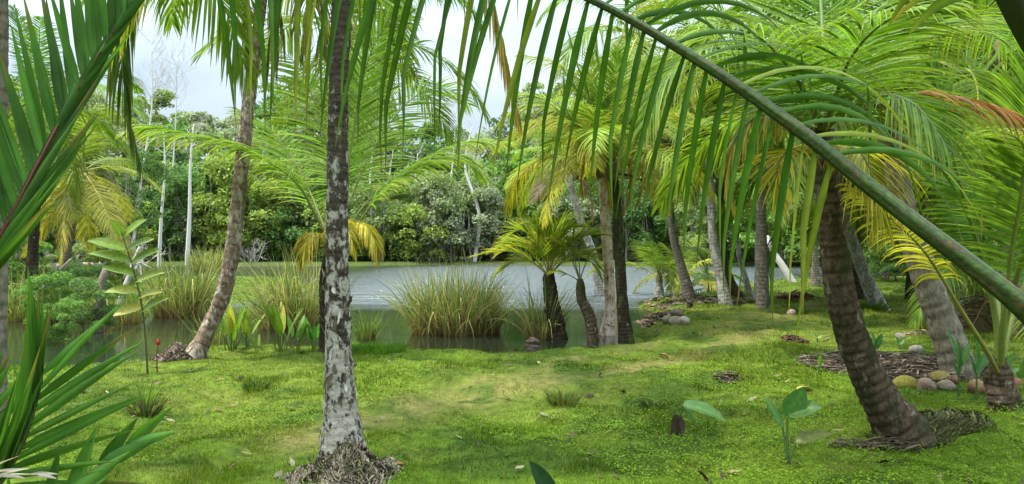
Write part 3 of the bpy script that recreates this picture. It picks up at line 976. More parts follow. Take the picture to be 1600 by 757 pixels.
bare_tree(265, 64, 90, 0.13, 'slim dead tree of curling twigs beneath the open sky', 7, 0.6, 22)
for k_, (px_, d_k, top_, ln_, lb_) in enumerate([(425, 64, 240, -0.8, 'slanting pale trunk behind the bright yellow-green waterside tree'), (604, 66, 230, 0.6, 'pale slim trunk above the olive waterside tree'),
        (662, 64, 240, -0.5, 'crooked pale trunk behind the light green rounded bush'), (715, 66, 230, 0.7, 'pale trunk rising between the two grey-green waterside trees'),
        (768, 64.5, 290, 0.3, 'short pale trunk beside the silvery waterside tree'), (860, 66, 260, -0.9, 'pale trunk half hidden behind the broad olive tree'), (345, 66, 250, 0.5, 'pale trunk beside the dark narrow tree across the lake')]):
    bare_tree(px_, d_k, top_, 0.15, lb_, 60 + k_, ln_, 8)
bare_tree(640, 66, 275, 0.15, 'grey twiggy dead tree behind the light green bush', 8, 0.3, 20)

def twig_bush(px, d, s, label, seed, col=(0.3, 0.28, 0.24)):
    rng = rng_of(seed); acc = Acc()
    x = XF(px, d); z = max(h1(x, d), WATER - 0.1)
    for k in range(7):
        branch_tubes(acc, [rng.normal(0, 0.15) * s, rng.normal(0, 0.15) * s, -0.05], [rng.normal(0, 0.5), rng.normal(0, 0.5), 1], s * 0.45, 0.022 * s, 3, rng, col, 0.55, 4, 0.12)
    o = link('bare_bush', acc.mesh('bare_bush', [M_WOOD]), None, (x, d, z))
    tag(o, label, 'bare bush')
twig_bush(395, 60.5, 2.6, 'grey leafless bush under the yellow-green waterside tree', 11)
twig_bush(190, 29, 2.6, 'grey tangle of bare branches on the left bank', 12)
twig_bush(140, 22, 1.7, 'bare twiggy bush beside the broken pale stump', 13)
twig_bush(680, 62, 2.2, 'thin pale stems at the water beneath the light green bush', 15, (0.38, 0.36, 0.31))

# ---------------------------------------------------------------- reeds and marsh plants
def reed_clump(px, py, w_px, h_px, n, label, seed, green=0.6, droop=1.0, d=None, brown=0.55):
    rng = rng_of(seed)
    if d is None:
        d = (EYE - WATER) * F / (py - CY)
    x = XF(px, d); z = max(WATER, h1(x, d)) - 0.08
    R = w_px / F * d * 0.5; H = h_px / F * d
    k = int(n * 1.25)
    a = rng.uniform(0, 6.28, k); r = R * 0.95 * np.sqrt(rng.random(k))
    b = np.stack([r * np.cos(a), r * np.sin(a) * 0.8, np.zeros(k)], 1)
    out = np.stack([np.cos(a), np.sin(a), np.zeros(k)], 1) * (r / R)[:, None] * 0.6 + rng.normal(0, 0.42, (k, 3)) * np.array([1, 1, 0])
    dr = norm(out * 0.42 + np.array([0, 0, 1.0]))
    L = H * rng.uniform(0.4, 1.35, k) * (0.8 + 0.45 * vnoise(b[:, 0] / R * 1.6 + 9, b[:, 1] / R * 1.6 + 9, seed))
    seg = 6
    wid = np.clip(0.008 * rng.uniform(0.6, 1.4, k), 0, 1) * max(1, d / 13)
    sd = norm(np.cross(dr, rng.normal(0, 1, (k, 3))))
    broke = rng.random(k) < 0.28; bt = rng.uniform(0.35, 0.8, k)
    pos = b; rows = []; dd = droop * rng.uniform(0.0, 1.0, k) ** 1.6 * 2.2
    for q in range(seg + 1):
        t = q / seg
        rows.append(np.stack([pos - sd * (wid * max(0.06, 1 - t ** 2))[:, None], pos + sd * (wid * max(0.06, 1 - t ** 2))[:, None]], 1))
        dr = norm(dr + out * 0.05 + GRAV * (dd * t * 0.42)[:, None])
        bk = broke & (t >= bt); dr[bk] = norm(dr[bk] + GRAV * 1.1)
        pos = pos + dr * (L / seg)[:, None]
    Rw = np.stack(rows, 1); V = Rw.reshape(-1, 3)
    base = np.arange(k)[:, None] * (seg + 1) * 2 + np.arange(seg)[None] * 2
    Fq = np.stack([base, base + 1, base + 3, base + 2], -1).reshape(-1, 4)
    gcol = np.array([0.12, 0.19, 0.04]); ycol = np.array([0.31, 0.28, 0.12]); bcol = np.array([0.18, 0.1, 0.05])
    pick = rng.random(k)
    cb = np.where((pick < green)[:, None], gcol, ycol) * rng.uniform(0.45, 1.5, k)[:, None]
    t = np.linspace(0, 1, seg + 1)
    lowb = np.clip(1 - t / brown, 0, 1)[None, :, None]
    C = cb[:, None] * (1 - 0.85 * lowb) + bcol * 0.85 * lowb
    C = np.repeat(C[:, :, None], 2, 2).reshape(-1, 3)
    o = link('reed_clump', make_mesh('reed_clump', V, Fq, C, [M_GRASS], False), None, (x, d, z))
    return tag(o, label, 'reeds')
reed_clump(708, 520, 128, 98, 1250, 'large round reed clump with brown base standing alone in the water', 1, 0.5, 0.85)
reed_clump(752, 519, 60, 80, 330, 'brown drooping reed tuft on the right flank of the large reed clump', 7, 0.12, 1.6, brown=0.7)
reed_clump(284, 494, 84, 92, 620, 'arching yellow-green reed clump in the water left of the leaning lichened palm', 2, 0.5, 1.25)
reed_clump(462, 512, 108, 104, 800, 'tall arching reed clump just left of the mottled palm trunk', 3, 0.5, 1.2)
reed_clump(573, 530, 26, 48, 150, 'small upright green reed tuft right of the mottled palm trunk', 4, 0.95, 0.4)
reed_clump(325, 424, 50, 34, 420, 'rounded golden reed mound on the far shore', 5, 0.4, 0.9)
reed_clump(848, 528, 46, 100, 160, 'loose thin reeds drooping beside the young yellow palm trunk', 6, 0.55, 1.2)
reed_clump(338, 545, 40, 90, 90, 'sparse bright reeds at the foot of the leaning lichened palm', 8, 0.9, 0.8)
reed_clump(190, 505, 60, 60, 260, 'loose reed tuft at the left water edge beside the sapling', 10, 0.7, 1.0)
reed_clump(120, 505, 70, 60, 300, 'reed tuft at the left water edge behind the dark fan of fronds', 11, 0.75, 1.0)
reed_clump(30, 500, 80, 70, 380, 'reed tuft at the left border behind the dark feather palm', 12, 0.7, 1.0)
reed_clump(80, 478, 70, 55, 320, 'pale reed tuft in front of the leaning thin palm foot', 13, 0.5, 1.0)
reed_clump(225, 430, 60, 22, 200, 'low pale reed fringe on the left shore below the bare trunks', 9, 0.6, 0.8)

def blade_leaf(base, direc, L, w, col, droop=0.3, seg=6, fold=0.25, tipcol=None, up=(0, 0, 1), curl=0.0, rng=None, shape=1.0):
    """one broad leaf blade"""
    p = np.array(base, float); dr = norm(np.array(direc, float))
    side = norm(np.cross(dr, np.asarray(up, float) + 1e-3)); rows = []
    for q in range(seg + 1):
        t = q / seg
        hw = w * 0.5 * max(0.03, math.sin(math.pi * min(1, (0.06 + 0.94 * t)) ** (0.8 * shape)) ** 0.75)
        nn = np.cross(side, dr)
        rows.append([p - side * hw + nn * hw * fold, p - side * hw * 0.5 + nn * hw * fold * 0.4, p, p + side * hw * 0.5 + nn * hw * fold * 0.4, p + side * hw + nn * hw * fold])
        dr = norm(dr + GRAV * droop * (0.3 + t) * 2 / seg)
        side = norm(side - dr * (side @ dr))
        if rng is not None: side = norm(side + rng.normal(0, 0.03, 3))
        p = p + dr * L / seg
    V = np.array(rows).reshape(-1, 3); c = 5
    b = np.arange(seg)[:, None] * c + np.arange(c - 1)[None]
    Fq = np.stack([b, b + 1, b + c + 1, b + c], -1).reshape(-1, 4)
    col = np.asarray(col, float); tc_ = col if tipcol is None else np.asarray(tipcol, float)
    t = np.repeat(np.linspace(0, 1, seg + 1) ** 2, c)[:, None]
    C = col * (1 - t) + tc_ * t
    mid = np.zeros((seg + 1) * c, bool); mid[2::c] = True
    C = C.copy(); C[mid] = C[mid] * np.array([1.35, 1.25, 1.2])
    return V, Fq, C

def marsh_plant(px, py, h_px, n, label, seed, col=(0.11, 0.2, 0.025), name='marsh_plant', spread=0.35, wr=0.16, cat='plant', bare=0.35):
    rng = rng_of(seed)
    g = G(px, py); d = g[1]; H = h_px / F * d
    o = empty(name, g, label, cat)
    sa = Acc()
    for k in range(n):
        a = rng.uniform(0, 6.28); out = np.array([math.cos(a), math.sin(a), 0])
        b = out * rng.uniform(0, 0.06) * H * 2
        dirn = norm(np.array([0, 0, 1]) + out * spread * rng.uniform(0.3, 1.3))
        hl = H * rng.uniform(0.6, 1.1)
        e = b + dirn * hl * bare
        V, Fq = tube(np.array([b + [0, 0, -0.02], (b + e) / 2, e]), [0.010 * H * 1.4] * 3, 5, False); sa.add(V, Fq, (0.09, 0.14, 0.03))
        c = np.array(col) * rng.uniform(0.75, 1.25)
        if rng.random() < 0.15: c = np.array([0.3, 0.3, 0.05])
        V, Fq, C = blade_leaf(e, dirn + out * 0.15, hl * (1 - bare), hl * wr * rng.uniform(0.8, 1.2), c, 0.25 * rng.uniform(0.3, 1.5), rng=rng)
        link('leaf', make_mesh('leaf', V, Fq, C, [M_BROAD]), o)
    link('stems', sa.mesh('stems', [M_STEM]), o)
    return o
marsh_plant(362, 548, 82, 9, 'bright lance-leaved marsh plant right of the leaning lichened palm', 1)
marsh_plant(385, 548, 62, 5, 'smaller yellowish marsh plant beside the bright lance-leaved one', 2, (0.16, 0.22, 0.03))
marsh_plant(440, 548, 82, 8, 'lance-leaved marsh plant in front of the tall arching reeds', 3)
marsh_plant(463, 548, 56, 6, 'low marsh plant between two taller ones before the arching reeds', 4, (0.09, 0.19, 0.03))
marsh_plant(490, 546, 60, 6, 'blue-green marsh plant next to the dark slim palm trunk', 5, (0.05, 0.15, 0.03))
marsh_plant(403, 552, 36, 4, 'little single-stemmed marsh plant standing between the marsh clumps', 6)
marsh_plant(452, 530, 40, 5, 'yellowish marsh leaves deep in the arching reeds', 7, (0.2, 0.23, 0.03))

# ---------------------------------------------------------------- the palms by the lake and on the lawn
# A: mottled trunk in front
gA = G(545, 742); gA[2] -= 0.02
dA = gA[1]
rootA = empty('coconut_palm', gA, 'near palm with black and white mottled trunk rising from a heap of straw-like roots', 'palm tree')
ptsA = [gA + [-0.03, 0, 0.0], W(533, 655, dA), W(529, 560, dA), W(527, 440, dA), W(527, 300, dA), W(529, 150, dA), W(534, 0, dA), W(540, -200, dA), W(546, -430, dA), W(548, -560, dA)]
add_trunk(rootA, ptsA, [0.2, 0.125, 0.094, 0.082, 0.073, 0.068, 0.066, 0.066, 0.07, 0.08], T_MOTTLED, 28, 0.05, 0.045, 0.07, 3)
# heap of roots
def root_heap(root, centre, R, H, nst, seed, col=(0.10, 0.082, 0.052), stretch=(1, 1), power=1.6, ymoss=0.2, extra=None):
    rng = rng_of(seed); o0 = np.array(root.location)
    na, nr = 48, 22
    A = np.linspace(0, 2 * math.pi, na, endpoint=False); q = np.linspace(0, 1, nr)
    def surf(u, a):
        r = u * R * (1 + 0.12 * np.sin(3 * a + seed) + 0.06 * np.sin(7 * a))
        x = centre[0] + r * np.cos(a) * stretch[0]; y = centre[1] + r * np.sin(a) * stretch[1]
        z = H * ((1 - u) ** power if power > 0 else np.clip(1 - u * u, 0, 1) ** -power) + 0.03 * H * (vnoise(x * 18, y * 18, 4) - 0.5) * 3
        return np.stack([x, y, hgt(x, y) * np.ones_like(x) - 0.05 * u + z], -1)
    UU, AA = np.meshgrid(q, A, indexing='ij')
    V = surf(UU, AA).reshape(-1, 3)
    i = np.arange(nr - 1)[:, None] * na; j = np.arange(na)[None]
    Fq = np.stack([i + j, i + na + j, i + na + (j + 1) % na, i + (j + 1) % na], -1).reshape(-1, 4)
    acc = Acc(); acc.add(V - o0, Fq, np.array(col) * 0.8)
    # straw and root strands lying on it
    k = nst; seg = 6
    u0 = np.sqrt(rng.random(k)) * 0.9 + 0.02; a0 = rng.uniform(0, 6.28, k)
    du = rng.normal(0.12, 0.16, k); da = rng.normal(0, 0.25, k) / (u0 + 0.2)
    rows = []
    wd = rng.uniform(0.0018, 0.005, k)[:, None]
    lift = rng.uniform(0.0, 0.018, k)
    for s in range(seg + 1):
        t = s / seg
        p = surf(np.clip(u0 + du * t, 0, 1.08), a0 + da * t + 0.15 * np.sin(t * 5 + k))
        p[:, 2] += lift + 0.02 * np.sin(t * math.pi) * rng.random(k) + 0.004
        rows.append(p)
    Rw = np.stack(rows, 1)
    dirn = norm(Rw[:, -1] - Rw[:, 0]); sd = norm(np.cross(dirn, [0, 0.3, 1]))[:, None] * wd[:, None]
    VV = np.stack([Rw - sd, Rw + sd], 2).reshape(-1, 3)
    b = np.arange(k)[:, None] * (seg + 1) * 2 + np.arange(seg)[None] * 2
    FF = np.stack([b, b + 1, b + 3, b + 2], -1).reshape(-1, 4)
    cs = np.array(col) * rng.uniform(0.4, 2.3, k)[:, None]
    mo = rng.random(k) < ymoss
    cs[mo] = np.array([0.12, 0.125, 0.04]) * rng.uniform(0.6, 1.3, mo.sum())[:, None]
    acc.add(VV - o0, FF, np.repeat(cs, (seg + 1) * 2, 0))
    if extra is not None:
        for a_, b_, c_ in zip(extra.V, extra.F, extra.C): acc.add(a_, b_ - b_.min(), c_)
    return link('root_heap', acc.mesh('root_heap', [M_WOOD], True), root)
# peeling bark flakes low on the mottled trunk, joined into the root heap's mesh
acc = Acc(); rng = rng_of(8)
for k in range(90):
    t = rng.uniform(0, 1) ** 1.3
    py = 700 - 330 * t; a = rng.uniform(0, 6.28)
    R = np.interp(py, [300, 440, 560, 655, 700], [0.073, 0.082, 0.094, 0.125, 0.16]) * 1.03
    cpt = W(np.interp(py, [440, 560, 655, 700], [527, 529, 533, 536]), py, dA)
    rad = np.array([math.cos(a), math.sin(a), 0])
    V, Fq, C = blade_leaf(cpt + rad * R, rad * 0.22 + np.array([rng.normal(0, 0.25), 0, rng.choice([-1, 1])]), rng.uniform(0.03, 0.11), rng.uniform(0.012, 0.035), rng.choice([(0.06, 0.045, 0.03), (0.13, 0.1, 0.07), (0.4, 0.37, 0.32)]), 0.0, 3, up=rad)
    acc.add(V - gA, Fq, C)
root_heap(rootA, gA + [-0.0, -0.1, 0], 0.46, 0.30, 5200, 5, (0.13, 0.105, 0.07), (1.0, 0.95), 1.5, extra=acc)
topA = ptsA[-1]
# old fronds that droop from its head into the top of the view
LIGHT = dict(col=(0.13, 0.19, 0.018), tip=(0.24, 0.21, 0.03))
add_frond(rootA, [topA, W(500, -560, 4.7), W(420, -420, 4.1), W(350, -230, 3.7), W(290, -110, 3.5), W(225, -25, 3.45), W(180, 60, 3.45)], 0.62, 46, rad=0.025, width=0.027, droop=0.9, seg=7,
          ang=(60, 22), yellow=0.5, ycol=(0.34, 0.27, 0.03), seed=21, kink=0.08, twist=0.5, t0=0.3, **LIGHT)
add_frond(rootA, [topA, W(640, -600, 4.7), W(720, -330, 4.4), W(760, -60, 4.3), W(790, 90, 4.3), W(812, 190, 4.35)], 0.5, 60, rad=0.022, width=0.03, droop=1.6, seg=6, ang=(30, 12), hang=0.8,
          col=(0.2, 0.17, 0.04), tip=(0.22, 0.15, 0.06), yellow=0.3, seed=22, t0=0.45, label='withered yellow-brown hanging frond')
add_frond(rootA, [topA, W(430, -600, 5.6), W(300, -350, 6.0), W(215, -120, 6.2), W(190, 60, 6.25), W(200, 170, 6.3), W(218, 255, 6.3)], 0.75, 60, rad=0.025, width=0.034, droop=1.6, seg=6, ang=(40, 14), hang=0.5,
          col=(0.045, 0.085, 0.014), tip=(0.07, 0.1, 0.02), seed=23, t0=0.4, label='dark green frond hanging straight down')
add_frond(rootA, [topA, W(620, -640, 5.8), W(560, -330, 6.6), W(505, -130, 6.9), W(455, -30, 7.0), W(425, 40, 7.0)], 0.8, 44, rad=0.024, width=0.03, droop=1.0, seg=6, ang=(60, 22), seed=24, yellow=0.15, t0=0.35, **LIGHT)
crown(rootA, topA, 6, 3.6, GR, 41, 20, 80, det=1)

# B: leaning lichened palm
rB, tB = palm('tall leaning palm with pinkish lichened trunk and swollen foot at the water edge', [(292, 562), (318, 530), (345, 470), (362, 400), (372, 310), (382, 220), (392, 130), (404, 40), (412, -60), (418, -160)],
     (0.135, 0.085), T_PINK, lean=0.6, n=9, Lf=3.6, cols=GR, seed=17, emin=-5, emax=80, ringd=0.1, rdep=0.03, lump=0.10, seg=20, det=0, flare=1.9)
root_heap(rB, np.array(rB.location) + [-0.13, -0.02, 0], 0.40, 0.26, 1500, 6, (0.15, 0.115, 0.085), (1.1, 0.75), 1.2, 0.08)
dB = float(rB.location[1]) + 0.6
for k, (x0, x1, y1, sd) in enumerate([(418, 432, 120, 1), (424, 412, 165, 2), (420, 446, 90, 3)]):
    add_frond(rB, [tB, W(x0, -60, dB), W((x0 + x1) / 2 + 6, 20, dB - 0.1), W(x1, y1, dB - 0.1)], 0.5, 46, rad=0.02, width=0.02, droop=2.0, seg=4, ang=(25, 10), hang=1.5, col=(0.17, 0.125, 0.075), tip=(0.2, 0.16, 0.11),
              ribcol=(0.16, 0.12, 0.08), seed=30 + sd, fold=None, t0=0.25, label='dry brown hanging frond')
for k, pts in enumerate([[(412, -150), (440, -190), (478, -100), (480, 0), (470, 90)], [(412, -150), (385, -170), (372, -80), (382, 20), (388, 100)], [(412, -150), (460, -120), (500, -10), (505, 90)]]):
    add_frond(rB, [tB] + [W(a, b, dB - 0.2 * k) for a, b in pts[1:]], 0.9, 55, rad=0.022, width=0.034, droop=1.0, seg=5, ang=(55, 20), col=(0.06, 0.11, 0.018), tip=(0.15, 0.15, 0.03), yellow=0.2, seed=40 + k, t0=0.3)

# Y: young palm whose slim dark stem stands right behind the mottled trunk
gY = G(508, 556); dY = gY[1]
rY = empty('coconut_palm', gY, 'young palm with slim dark stem hidden behind the mottled trunk and long arching fronds', 'palm tree')
add_trunk(rY, [gY - [0, 0, 0.1], W(508, 500, dY), W(507, 440, dY), W(515, 395, dY)], [0.1, 0.075, 0.07, 0.08], T_DARK, 14, 0.07, 0.1, 0.1, 9)
cY = W(518, 385, dY)
yk = dict(col=(0.14, 0.25, 0.026), tip=(0.24, 0.28, 0.03), var=0.4)
def yf(pts, L, n, seed, **kw):
    a = dict(rad=0.024, width=0.036, droop=0.6, seg=5, ang=(62, 24), t0=0.26, fold=0.2, ribcol=(0.15, 0.17, 0.04)); a.update(yk); a.update(kw)
    add_frond(rY, [cY] + [W(x, y, dY + dz) for x, y, dz in pts], L, n, seed=seed, **a)
yf([(495, 340, -.1), (462, 285, -.3), (400, 243, -.5), (320, 215, -.6), (240, 200, -.7), (205, 205, -.7)], 0.95, 74, 1)
yf([(545, 368, 0), (598, 300, .1), (660, 258, .2), (715, 247, .3), (752, 275, .4)], 0.82, 66, 2)
yf([(538, 365, .3), (575, 315, .8), (640, 262, 1.2), (720, 225, 1.6), (800, 222, 2.0)], 0.9, 66, 3, yellow=0.15)
yf([(535, 330, .2), (550, 220, .4), (568, 120, .5), (596, 50, .5), (640, 25, .4)], 0.95, 64, 4, droop=0.2, up=(0.1, -1, 0.2), vee=0.0)
yf([(520, 320, .5), (505, 220, 1), (480, 130, 1.3), (440, 80, 1.5), (400, 80, 1.7)], 0.95, 62, 5, droop=0.3, up=(0.1, -1, 0.3), vee=0.0)
yf([(540, 330, .6), (590, 220, 1.2), (650, 150, 1.7), (700, 140, 2.0), (735, 165, 2.2)], 0.9, 60, 6, droop=0.3, up=(-0.1, -1, 0.4), vee=0.0)
yf([(505, 350, .4), (470, 270, 1), (425, 205, 1.5), (370, 170, 1.8)], 0.9, 60, 7, droop=0.5)
yf([(505, 370, -.2), (490, 365, -.4), (478, 385, -.5), (470, 410, -.5)], 0.42, 44, 8, droop=1.4, col=(0.3, 0.26, 0.03), tip=(0.38, 0.3, 0.05), rad=0.014)
yf([(545, 352, -.2), (570, 352, -.4), (586, 380, -.5), (590, 408, -.5)], 0.42, 44, 9, droop=1.4, col=(0.3, 0.27, 0.03), tip=(0.38, 0.3, 0.05), rad=0.014)
yf([(530, 358, -.4), (535, 345, -.6), (548, 370, -.8), (556, 400, -.8)], 0.4, 40, 10, droop=1.4, col=(0.28, 0.26, 0.03), tip=(0.36, 0.3, 0.05), rad=0.014)

# a taller palm further back whose trunk the mottled one hides
rZ, tZ = palm('tall palm standing farther back, its trunk hidden by the mottled trunk', [(530, 520), (531, 400), (532, 280), (536, 160), (552, 60)], (0.13, 0.09), T_GREY, depth0=16.5, n=15, Lf=3.3, cols=GR, seed=23, emin=-40, emax=82, det=0)

# C and D: the pair in the middle
rC, tC = palm('palm with pinkish-white scarred trunk beside the near-black trunk at the water', [(946, 532), (953, 480), (950, 400), (944, 320), (941, 262)], (0.135, 0.105), T_SCAR, lean=0.2, n=13, Lf=2.6, cols=GOLD, seed=31, emin=22, emax=78, det=0, ringd=0.085, rdep=0.05, seg=18, lump=0.08, flare=1.55)
rD, tD = palm('palm with near-black mossy trunk beside the pinkish-white one', [(980, 538), (973, 480), (968, 400), (962, 310), (956, 258)], (0.13, 0.095), T_DARK, lean=-0.1, n=13, Lf=2.6, cols=YG, seed=37, emin=18, emax=82, det=0, ringd=0.06, rdep=0.07, seg=18, lump=0.07, flare=1.5)
dD = float(rD.location[1])
for k, pts in enumerate([[(925, 238), (912, 258), (908, 292), (910, 318)], [(935, 250), (946, 275), (951, 305), (950, 330)], [(985, 250), (1002, 268), (1000, 300), (992, 325)], [(975, 250), (984, 275), (982, 305), (974, 330)]]):
    add_frond(rC, [tC] + [W(x, y, dD + 0.6 + 0.15 * k) for x, y in pts], 0.42, 50, rad=0.014, width=0.02, droop=1.0, seg=4, ang=(32, 12), col=(0.34, 0.25, 0.02), tip=(0.4, 0.27, 0.04), seed=60 + k, fold=None, t0=0.2, label='golden dying frond hanging by the trunk', ribcol=(0.35, 0.25, 0.05))
for k, pts in enumerate([[(940, 200), (915, 140), (870, 100), (815, 85)], [(935, 220), (890, 190), (830, 190), (770, 235)], [(950, 180), (960, 100), (985, 30), (1030, -10)], [(965, 190), (1000, 130), (1050, 120), (1090, 160)], [(930, 215), (890, 190), (850, 190), (812, 215)]]):
    add_frond(rC if k in (0, 1, 4) else rD, [(tC if k in (0, 1, 4) else tD)] + [W(x, y, dD + 0.3 - 0.25 * k) for x, y in pts], 0.85, 66, rad=0.02, width=0.026, droop=0.8, seg=4, col=(0.15, 0.205, 0.022), tip=(0.3, 0.25, 0.03), seed=70 + k, yellow=0.25, t0=0.18, fold=None, ribcol=(0.3, 0.26, 0.04))
for k, pts in enumerate([[(905, 200), (885, 170), (880, 130)], [(930, 180), (905, 110), (890, 60)], [(948, 170), (935, 100), (930, 50)]]):
    add_frond(rD, [tD] + [W(x, y, dD - 0.4) for x, y in pts], 0.7, 56, rad=0.02, width=0.028, droop=0.25, seg=4, ang=(30, 12), col=(0.085, 0.17, 0.02), tip=(0.12, 0.2, 0.025), seed=80 + k, t0=0.2, fold=None)
# drooping flower stalk on the black trunk
o0 = np.array(rD.location)
P = spline([W(962, 272, dD), W(990, 276, dD - 0.1), W(1012, 290, dD - 0.15), W(1022, 312, dD - 0.15), W(1030, 328, dD - 0.15)], 16) - o0
V, Fq = tube(P, np.concatenate([np.linspace(0.02, 0.014, 10), [0.03, 0.034, 0.034, 0.028, 0.02, 0.008]]), 8)
link('flower_stalk', make_mesh('flower_stalk', V, Fq, np.full((len(V), 3), 1.0) * np.array([0.035, 0.02, 0.014]), [M_WOOD]), rD)

# E: young palm in the water's edge
gE = G(876, 546); dE = gE[1]
rE = empty('coconut_palm', gE, 'stubby young palm with mossy stump-like trunk and yellow-green fronds at the water edge', 'palm tree')
add_trunk(rE, [gE - [0, 0, 0.15], W(872, 520, dE), W(863, 478, dE), W(858, 440, dE), W(858, 425, dE)], [0.2, 0.165, 0.14, 0.12, 0.08], T_DARK, 18, 0.07, 0.1, 0.16, 5)
cE = W(858, 432, dE)
for k, (pts, L, yel) in enumerate([
    ([(838, 415), (815, 398), (785, 393), (742, 400)], 0.36, 0.6), ([(846, 400), (832, 372), (810, 360), (792, 372)], 0.42, 0.3), ([(855, 395), (848, 368), (838, 352), (822, 350)], 0.45, 0.1),
    ([(866, 395), (876, 372), (888, 358), (905, 355)], 0.45, 0.1), ([(872, 405), (895, 380), (918, 368), (945, 368)], 0.42, 0.2), ([(862, 390), (862, 365), (858, 345), (852, 335)], 0.42, 0.0),
    ([(875, 412), (898, 398), (920, 400), (938, 420)], 0.36, 0.35), ([(842, 412), (826, 392), (802, 385), (778, 398)], 0.36, 0.4), ([(852, 402), (838, 380), (842, 358), (855, 352)], 0.4, 0.1), ([(868, 400), (884, 388), (900, 372), (918, 352)], 0.4, 0.15), ([(845, 418), (822, 408), (800, 412), (772, 432)], 0.36, 0.5), ([(850, 398), (826, 382), (800, 378), (770, 392)], 0.42, 0.2), ([(880, 410), (905, 402), (925, 412), (940, 438)], 0.36, 0.3), ([(858, 395), (870, 360), (885, 345), (905, 340)], 0.42, 0.05)]):
    add_frond(rE, [cE] + [W(x, y, dE - 0.25 + 0.07 * k) for x, y in pts], L * 1.5, 46, rad=0.016, width=0.034, droop=0.22, vee=0.3, seg=4, ang=(58, 20), col=(0.25, 0.36, 0.03), tip=(0.36, 0.38, 0.04), yellow=yel, ycol=(0.42, 0.34, 0.03), seed=90 + k, t0=0.3, fold=None, ribcol=(0.26, 0.24, 0.05))
# D2: small bent palm over the water
g2 = G(930, 532); d2 = 14.0
X0 = XF(930, d2); g2 = np.array([X0, d2, WATER - 0.05])
r2 = empty('coconut_palm', g2, 'small bent palm stub with thin stalks leaning over the water behind the pinkish trunk', 'palm tree')
add_trunk(r2, [g2 - [0, 0, 0.2], W(922, 500, d2), W(910, 470, d2), W(907, 448, d2), W(906, 436, d2)], [0.12, 0.105, 0.095, 0.08, 0.05], T_BROWN, 14, 0.08, 0.08, 0.15, 6)
for k, pts in enumerate([[(895, 410), (880, 385), (860, 372)], [(905, 400), (908, 375), (918, 360)], [(912, 420), (922, 398), (938, 385)], [(893, 432), (880, 426), (868, 424)], [(900, 415), (893, 385), (895, 362)]]):
    add_frond(r2, [W(906, 440, d2)] + [W(x, y, d2) for x, y in pts], 0.4, 34, rad=0.016, width=0.026, droop=0.5, seg=3, ang=(50, 18), seed=100 + k, t0=0.45, fold=None, col=(0.14, 0.2, 0.025), tip=(0.24, 0.23, 0.03), ribcol=(0.14, 0.13, 0.05))

# the palms along the far edge of the lawn and behind
palm('leaning pale palm beyond the water behind the pinkish trunk with a grey hanging head', [(945, 452), (928, 405), (907, 345), (893, 295), (884, 255)], (0.17, 0.12), T_PALE, depth0=26, n=11, Lf=2.7, cols=YG, seed=51, emin=-20, emax=70, dead=2)
palm('slender grey palm leaning left over a patch of bare earth by the lake', [(1081, 468), (1064, 415), (1052, 370), (1046, 310), (1042, 215)], (0.15, 0.095), T_GREY, n=12, Lf=3.2, cols=GR, seed=52, emin=5)
palm('pale ringed palm curving up from the middle of the far lawn edge', [(1136, 476), (1125, 430), (1115, 380), (1111, 320), (1106, 200)], (0.15, 0.11), T_PALE, n=13, Lf=3.2, cols=GR, seed=53, emin=0)
palm('brown palm with its crooked foot stretched out sideways behind the pale ringed one', [(1160, 466), (1143, 446), (1133, 415), (1129, 370), (1125, 290)], (0.17, 0.1), T_BROWN, n=6, emin=45, Lf=3.2, cols=GR, seed=54, flare=1.2)
palm('straight pale palm behind the hanging yellow-edged frond', [(1188, 474), (1187, 430), (1187, 380), (1190, 320), (1195, 205)], (0.16, 0.115), T_PALE, n=12, Lf=3.2, cols=YG, seed=55, emin=0)
palm('thin pale leaning stem at the left foot of the straight pale palm', [(1172, 462), (1165, 435), (1156, 405), (1150, 360)], (0.1, 0.08), T_PALE, n=5, Lf=2.0, cols=GR, seed=56, emin=40)
palm('thin straight palm at the water beside the big brown palm', [(1275, 448), (1274, 400), (1275, 340), (1277, 260)], (0.14, 0.1), T_GREY, n=11, Lf=3.4, cols=GR, seed=57, flare=2.0, emin=0)
palm('tilted pale palm in the clearing behind the big brown palm', [(1376, 484), (1355, 440), (1338, 395), (1325, 350), (1306, 245)], (0.19, 0.13), T_PALE, n=12, Lf=3.4, cols=GR, seed=58, emin=-5)
palm('brown palm close behind the tilted pale palm', [(1352, 470), (1342, 420), (1335, 370), (1328, 300)], (0.2, 0.14), T_BROWN, depth0=21, n=12, Lf=3.4, cols=DG, seed=59, emin=0)
palm('shadowy palm trunk directly behind the big brown palm', [(1330, 456), (1326, 400), (1322, 340), (1318, 270)], (0.24, 0.16), T_BROWN, depth0=25, n=11, Lf=3.4, cols=DG, seed=60, emin=0)
palm('straight pale palm right of the ringed grey palm', [(1492, 494), (1495, 440), (1499, 395), (1504, 330), (1508, 260)], (0.2, 0.16), T_PALE, n=13, Lf=3.3, cols=GR, seed=61, emin=-5)
palm('dark slim palm in the shade between the ringed grey palm and the tilted one', [(1426, 468), (1425, 420), (1422, 360), (1418, 280)], (0.17, 0.12), T_DARK, n=12, Lf=3.4, cols=DG, seed=62)
palm('brown-headed stub palm at the far right edge of the lawn', [(1578, 512), (1572, 490), (1566, 465), (1560, 430)], (0.2, 0.2), T_BROWN, n=13, Lf=2.8, cols=YG, seed=63, emin=-60, dead=3)
palm('leaning thin palm with yellow-green head on the left bank', [(93, 446), (104, 395), (114, 345), (124, 300), (130, 268)], (0.15, 0.1), T_GREY, depth0=22, n=14, Lf=2.7, cols=((0.16, 0.21, 0.03), (0.36, 0.31, 0.06)), seed=64, emin=-62, emax=70)
